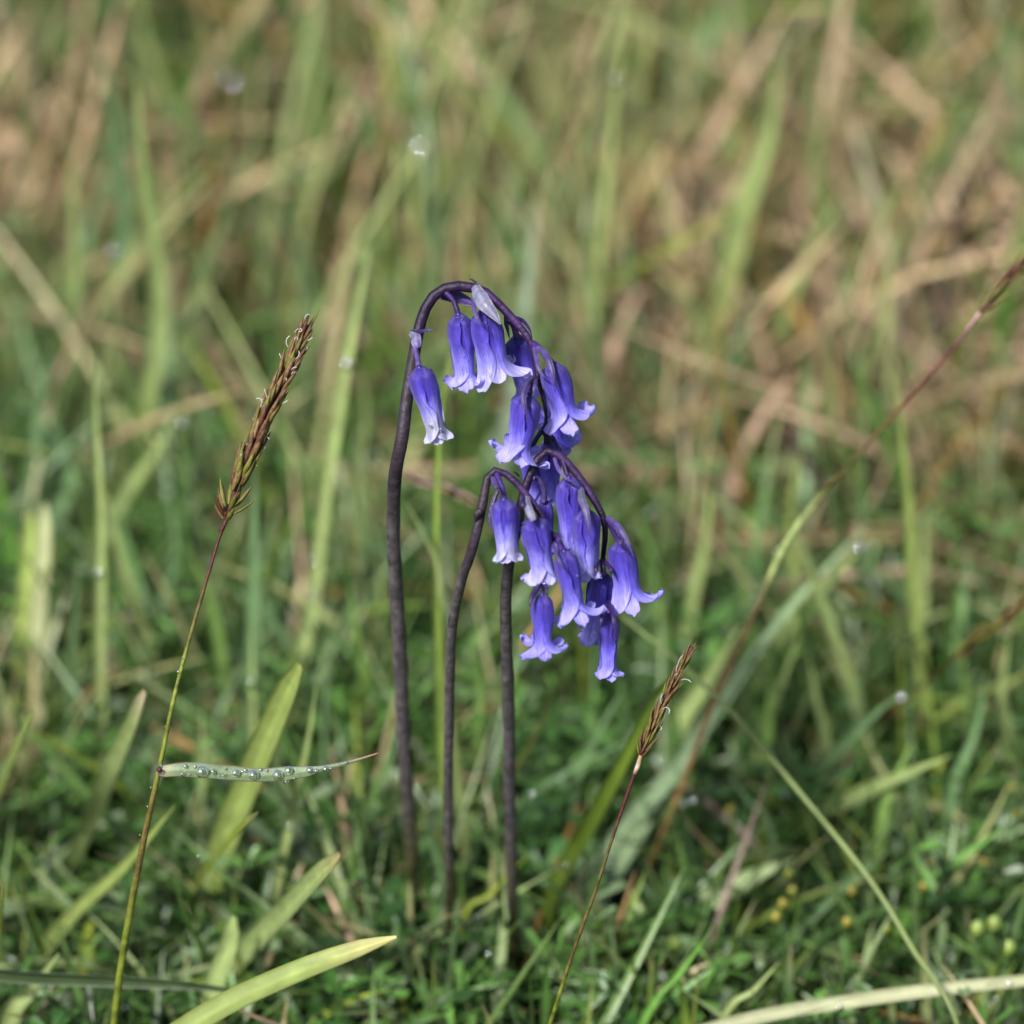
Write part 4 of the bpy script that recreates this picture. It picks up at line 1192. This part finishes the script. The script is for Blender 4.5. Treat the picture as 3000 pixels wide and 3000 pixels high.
# more blades of the soft meadow behind, each a plant part of its own
groups = (('green', [('light green', LG * .7), ('grey-green', BLUEGREEN * 1.1), ('fresh green', GREEN * 1.5), ('yellowish green', LG * .85)], 62),
          ('straw', [('tan', STRAW * .9), ('pinkish tan', PINKSTRAW * .8), ('cream', PALE + STRAW * .2)], 90))
for grp, cl, cnt in groups:
    for i in range(cnt):
        x = rng.uniform(-40, 1972)
        y = rng.uniform(150, 900)
        if grp == 'straw' and rng.uniform() > dryness(np.array(x / .644), np.array(y / .644)) + .12:
            continue
        if 700 < x < 1250 and y > 650:
            y -= 350
        ln = rng.uniform(180, 420)
        a = rng.normal(0, .32)
        bnd = rng.normal(0, .35)
        pts = [(x, y)]
        for s_ in (1, 2, 3):
            aa = a + bnd * s_ / 3
            pts.append((pts[-1][0] + math.sin(aa) * ln / 3, pts[-1][1] - math.cos(aa) * ln / 3))
        kk = rng.integers(len(cl))
        wd = rng.uniform(15, 32)
        lab = '%s %s grass blade %s in the blurred meadow behind' % ('broad' if wd > 24 else 'slim', cl[kk][0],
              'bent over' if abs(bnd) > .45 else 'leaning' if abs(a + bnd / 2) > .3 else 'standing upright')
        blade('grass_shoot', pts, wd * (1 if grp == 'green' else .7), cl[kk][1] * rng.uniform(.85, 1.35), lab, group=lab.replace('blade', 'blades'), seed=200 + i, n=20, twist=rng.normal(0, .5))

# ------------------------------------------------------------------ small yellow buds
budspots = [(720, 1175, 0), (1045, 1265, 1), (690, 1330, 1), (655, 1400, 1), (1020, 1425, 1), (1415, 1240, 1), (1890, 860, 1), (1885, 735, 0), (1720, 1115, 1), (1690, 1470, 2),
            (1775, 1445, 2), (1850, 1570, 2), (130, 1545, 2), (1225, 1460, 0), (420, 850, 1), (740, 1265, 0), (1500, 620, 0)]
for i, (x, y, kcol) in enumerate(budspots):
    px, py = r6(x, y)
    d = gdepth(py, .034)
    p = P(px, py, d)
    g = np.array([p[0] + rng.normal(0, .003), p[1] + .004, gh(p[0], p[1]) - .003])
    lab = ('yellow flower bud on a thin stalk in the low herbs', 'golden flower bud on a thin stalk in the low herbs', 'fat pale green bud on a thin stalk in the low herbs')[kcol == 2 and 2 or 0]
    rt = thing('flower_bud', g, lab, 'bud', 'green buds in the herbs' if kcol == 2 else 'yellow buds in the herbs')
    cb = (np.array([.23, .25, .03]), np.array([.28, .235, .03]), np.array([.21, .28, .06]))[kcol]
    v, f, c = tube([g, (g + p) / 2 + np.array([.002, 0, 0]), p], [.0003, .0003, .0004], [GREEN] * 3, n=10, sides=5)
    part('stalk', v, f, c, M_LEAF, rt)
    r = (.0012, .0012, .0019)[kcol]
    v, f, c = tube([p - ZUP * .0006, p + ZUP * r * .6, p + ZUP * r * 1.4, p + ZUP * r * 2], [r * .5, r, r * .9, r * .35], [cb * .7, cb, cb, cb * 1.1], n=10, sides=10, wob=.06, seed=i)
    part('bud', v, f, c, M_LEAF, rt)
    for s_ in range(5):
        a = s_ * 1.2566
        o_ = np.array([math.cos(a), math.sin(a), 0])
        v, f, c = ribbon([p - ZUP * .0004 + o_ * r * .4, p + ZUP * r * .6 + o_ * r * 1.1, p + ZUP * r * 1.3 + o_ * r * 1.15], [r * .8, r * .9, r * .1], [GREEN * 1.3] * 3, face=o_, n=5, m=3, thick=.0001)
        part('sepal', v, f, c, M_LEAF, rt)


# ------------------------------------------------------------------ water droplets
def ball(seed=0, seg=14, ring=9):
    th = np.linspace(0, np.pi, ring)
    ph = np.linspace(0, 2 * np.pi, seg, endpoint=False)
    v = np.stack([np.outer(np.sin(th), np.cos(ph)), np.outer(np.sin(th), np.sin(ph)), np.repeat(np.cos(th)[:, None], seg, 1)], -1).reshape(-1, 3)
    return v, grid_faces(ring, seg, True)


bv, bf = ball(seg=24, ring=15)
ME_DROP = mesh('water_droplet', bv, bf); ME_DROP.materials.append(M_WATER)
bv, bf = ball()
ME_GLINT = mesh('water_droplet', bv, bf); ME_GLINT.materials.append(M_GLINT)
ME_DEW = mesh('water_droplet', bv, bf); ME_DEW.materials.append(M_DEW)


def drop(p, r, label, group, me=ME_DROP, squash=1.0):
    o = bpy.data.objects.new('water_droplet', me)
    COL.objects.link(o)
    o.location = p
    o.scale = (r, r, r * squash)
    return tag(o, label, 'droplet', group)


bvh_leaf = BVHTree.FromPolygons([Vector(x) for x in LEAFV], [tuple(int(i) for i in q) for q in LEAFF])
for i, (x, y, r) in enumerate([(875, 555, 12), (920, 558, 10), (952, 582, 32), (1005, 580, 16), (862, 592, 13), (893, 595, 9), (1035, 598, 8), (1055, 600, 12), (1112, 588, 22),
                               (1065, 568, 8), (1142, 580, 8), (1158, 575, 11), (1195, 597, 28), (1230, 570, 9), (1258, 575, 8), (1310, 597, 28), (1362, 575, 22), (1350, 628, 15),
                               (1388, 612, 10), (1462, 575, 20), (1492, 577, 13), (1535, 568, 16), (1560, 565, 9), (1600, 550, 6), (1635, 538, 9), (768, 590, 9), (757, 553, 9)]):
    px, py = r4(x, y)
    rr = r / 1.61 * K
    tgt = P(px, py, 1.0)
    dirn = Vector(tgt - C0).normalized()
    hit = bvh_leaf.ray_cast(Vector(C0), dirn)
    if hit[0] is None:
        near = bvh_leaf.find_nearest(Vector(tgt))
        p = near[0] + (Vector(tgt) - near[0]) * .0
        p = Vector(P(px, py, LEAF_D))
    else:
        p = hit[0] - dirn * rr * .55
    drop(p, rr, 'large clear water droplet resting on the wet horizontal leaf' if r >= 20 else 'small water droplet on the wet horizontal leaf',
         'large droplets on the wet leaf' if r >= 20 else 'small droplets on the wet leaf', squash=.92)
for x, y, r in [(842, 110, 10), (860, 45, 6), (858, 75, 6), (780, 370, 6), (712, 655, 6), (695, 745, 6), (615, 1210, 9), (660, 880, 5), (585, 1540, 5)]:
    px, py = r4(x, y)
    dd = np.interp(py, [1941, 2236, 2531, 3000], [1.0, 1.002, 1.012, 1.035])
    drop(P(px, py, dd - .0006), r / 1.61 * K, 'tiny water droplet clinging to the stalk of the sharp spike', 'droplets on the spike stalk')
pv, pf, off = [], [], 0
for v_, f_ in zip(PET_V, PET_F):
    pv.append(v_); pf.append(f_ + off); off += len(v_)
bvh_petal = BVHTree.FromPolygons(np.vstack(pv).tolist(), np.vstack(pf).tolist())
for (x, y, r, d) in [(*r2(565, 1562), 4, .9765), (*r2(722, 1560), 5, .9765), (*r2(430, 950), 4, .978), (*r2(855, 1020), 4, .983), (*r2(985, 1440), 4, .990), (*r2(615, 1078), 6, .976),
                     (*r1(450, 1290), 6, .988), (*r1(525, 1320), 6, .988), (*r1(665, 415), 4, .992), (*r1(700, 430), 4, .992), (*r1(620, 400), 4, .992)]:
    dirn = Vector(P(x, y, 1.0) - C0).normalized()
    hit = bvh_petal.ray_cast(Vector(C0), dirn)[0]
    if hit is None:
        continue
    drop(hit - dirn * r * K * .5, r * K, 'tiny water droplet on a bluebell petal', 'droplets on the petals')

# droplets scattered on the blurred grass: each rests on whatever the sight line meets
objs = [o for o in COL.objects if o.type == 'MESH' and (o.get('kind') == 'stuff' or o.name.startswith(('grass_shoot', 'strap_leaf', 'ground')))]
VV, FF, off = [], [], 0
for o in objs:
    me = o.data
    co = np.empty(len(me.vertices) * 3, np.float32); me.vertices.foreach_get('co', co)
    co = co.reshape(-1, 3) + np.array(o.location, np.float32)
    VV.append(co)
    me.calc_loop_triangles()
    tri = np.empty(len(me.loop_triangles) * 3, np.int32); me.loop_triangles.foreach_get('vertices', tri)
    FF.append(tri.reshape(-1, 3) + off)
    off += len(co)
bvh = BVHTree.FromPolygons(np.vstack(VV).tolist(), np.vstack(FF).tolist())
spots = [(661, 18, 2.2), (437, 153, 1.8), (793, 281, 1.5), (1305, 387, 1.5), (655, 686, 1.0), (502, 690, .8), (495, 713, 1.0), (1117, 690, 1.0), (90, 804, .9), (208, 838, .8), (170, 840, .7),
         (216, 475, .9), (1565, 914, .9), (1473, 1045, 1.0), (1518, 978, .9), (1622, 1034, 1.1), (1437, 1165, .6), (1256, 1436, .9), (1057, 1470, .9), (1005, 1500, .8), (1068, 1633, .7), (1290, 1518, .8),
         (1308, 1512, .8), (1650, 1268, .8), (1700, 1318, 1.2), (1880, 1428, .7), (237, 1902, .7), (250, 1902, .6), (1053, 1752, .7), (1048, 1770, .7), (922, 1800, .7), (700, 1820, .7), (650, 1690, .7),
         (590, 1130, .8), (590, 1115, .7), (475, 1285, .8), (180, 1030, .8), (185, 1080, .7), (930, 915, .8), (1060, 1450, .6), (1380, 1478, .7), (1480, 1540, .7), (1895, 1870, .7), (1880, 1885, .6),
         (1870, 1895, .7), (1905, 1855, .6), (1585, 1900, .6), (1040, 1840, .5), (900, 1730, .6), (580, 320, .7), (1000, 180, .7), (1270, 365, .8), (1570, 190, .8), (1840, 240, .8), (545, 1560, .6),
         (555, 1380, .7), (590, 1060, .6), (720, 1575, .6), (715, 1590, .6), (380, 1620, .6), (110, 1690, .5), (640, 1650, .6), (1420, 1110, .6), (1725, 1500, .6), (1790, 1560, .6), (1480, 1500, .6),
         (1600, 1330, .7), (345, 800, .7), (1160, 150, .9), (1750, 330, .8)]
for x, y, r in spots:
    px, py = fu(x, y)
    dirn = Vector(P(px, py, 1.0) - C0).normalized()
    h = bvh.ray_cast(Vector(C0), dirn)
    if h[0] is None:
        continue
    rr = r * .0012
    drop(h[0] - dirn * rr * .6, rr, 'glinting droplet on the out-of-focus grass', 'glinting droplets in the meadow', ME_GLINT if py < 1700 else ME_DEW)


# ------------------------------------------------------------------ the gnat on the arch
def build_gnat():
    s = 1 / 16.1
    def g(x, y, d=.9995): return P(1340 + x * s, 790 + y * s, d)
    BLK = np.array([.012, .012, .014])
    base = g(760, 620)
    rt = thing('gnat', base, 'tiny black winged gnat standing on the crest of the tallest bluebell', 'insect')
    u = s * K
    v, f, c = tube([g(575, 445), g(605, 445), g(640, 455), g(665, 470), g(700, 465), g(740, 500), g(780, 540), g(830, 575), g(880, 600), g(915, 622)],
                   [u * 12, u * 36, u * 26, u * 12, u * 52, u * 50, u * 34, u * 40, u * 38, u * 12], [BLK] * 10, n=40, sides=10, wob=.02)
    part('body', v, f, c, M_INSECT, rt)
    for k, (pts) in enumerate(([g(590, 420), g(570, 330), g(575, 250), g(620, 195)], [g(575, 440), g(530, 460), g(465, 515)])):
        v, f, c = tube(pts, [u * 9] * (len(pts) - 1) + [u * 6], [BLK] * len(pts), n=12, sides=5)
        part('antenna', v, f, c, M_INSECT, rt)
    for side in (-1, 1):
        dd = .9995 + side * .00025
        for pts in ([g(670, 490), g(610, 530, dd), g(590, 600, dd)], [g(710, 510), g(690, 560, dd), g(715, 640, dd)], [g(770, 540), g(785, 600, dd), g(775, 665, dd)], ):
            v, f, c = tube(pts, [u * 9, u * 8, u * 6], [BLK, BLK, np.array([.2, .14, .04])], n=10, sides=5)
            part('leg', v, f, c, M_INSECT, rt)
        v, f, c = ribbon([g(700, 450, dd), g(820, 500, dd), g(950, 560, dd), g(1050, 630, dd)], [u * 20, u * 60, u * 80, u * 25], [np.array([.09, .08, .085])] * 4, face=ZUP - .5 * FW, n=12, m=5, thick=.00001)
        part('wing', v, f, c, M_BRACT, rt)


build_gnat()
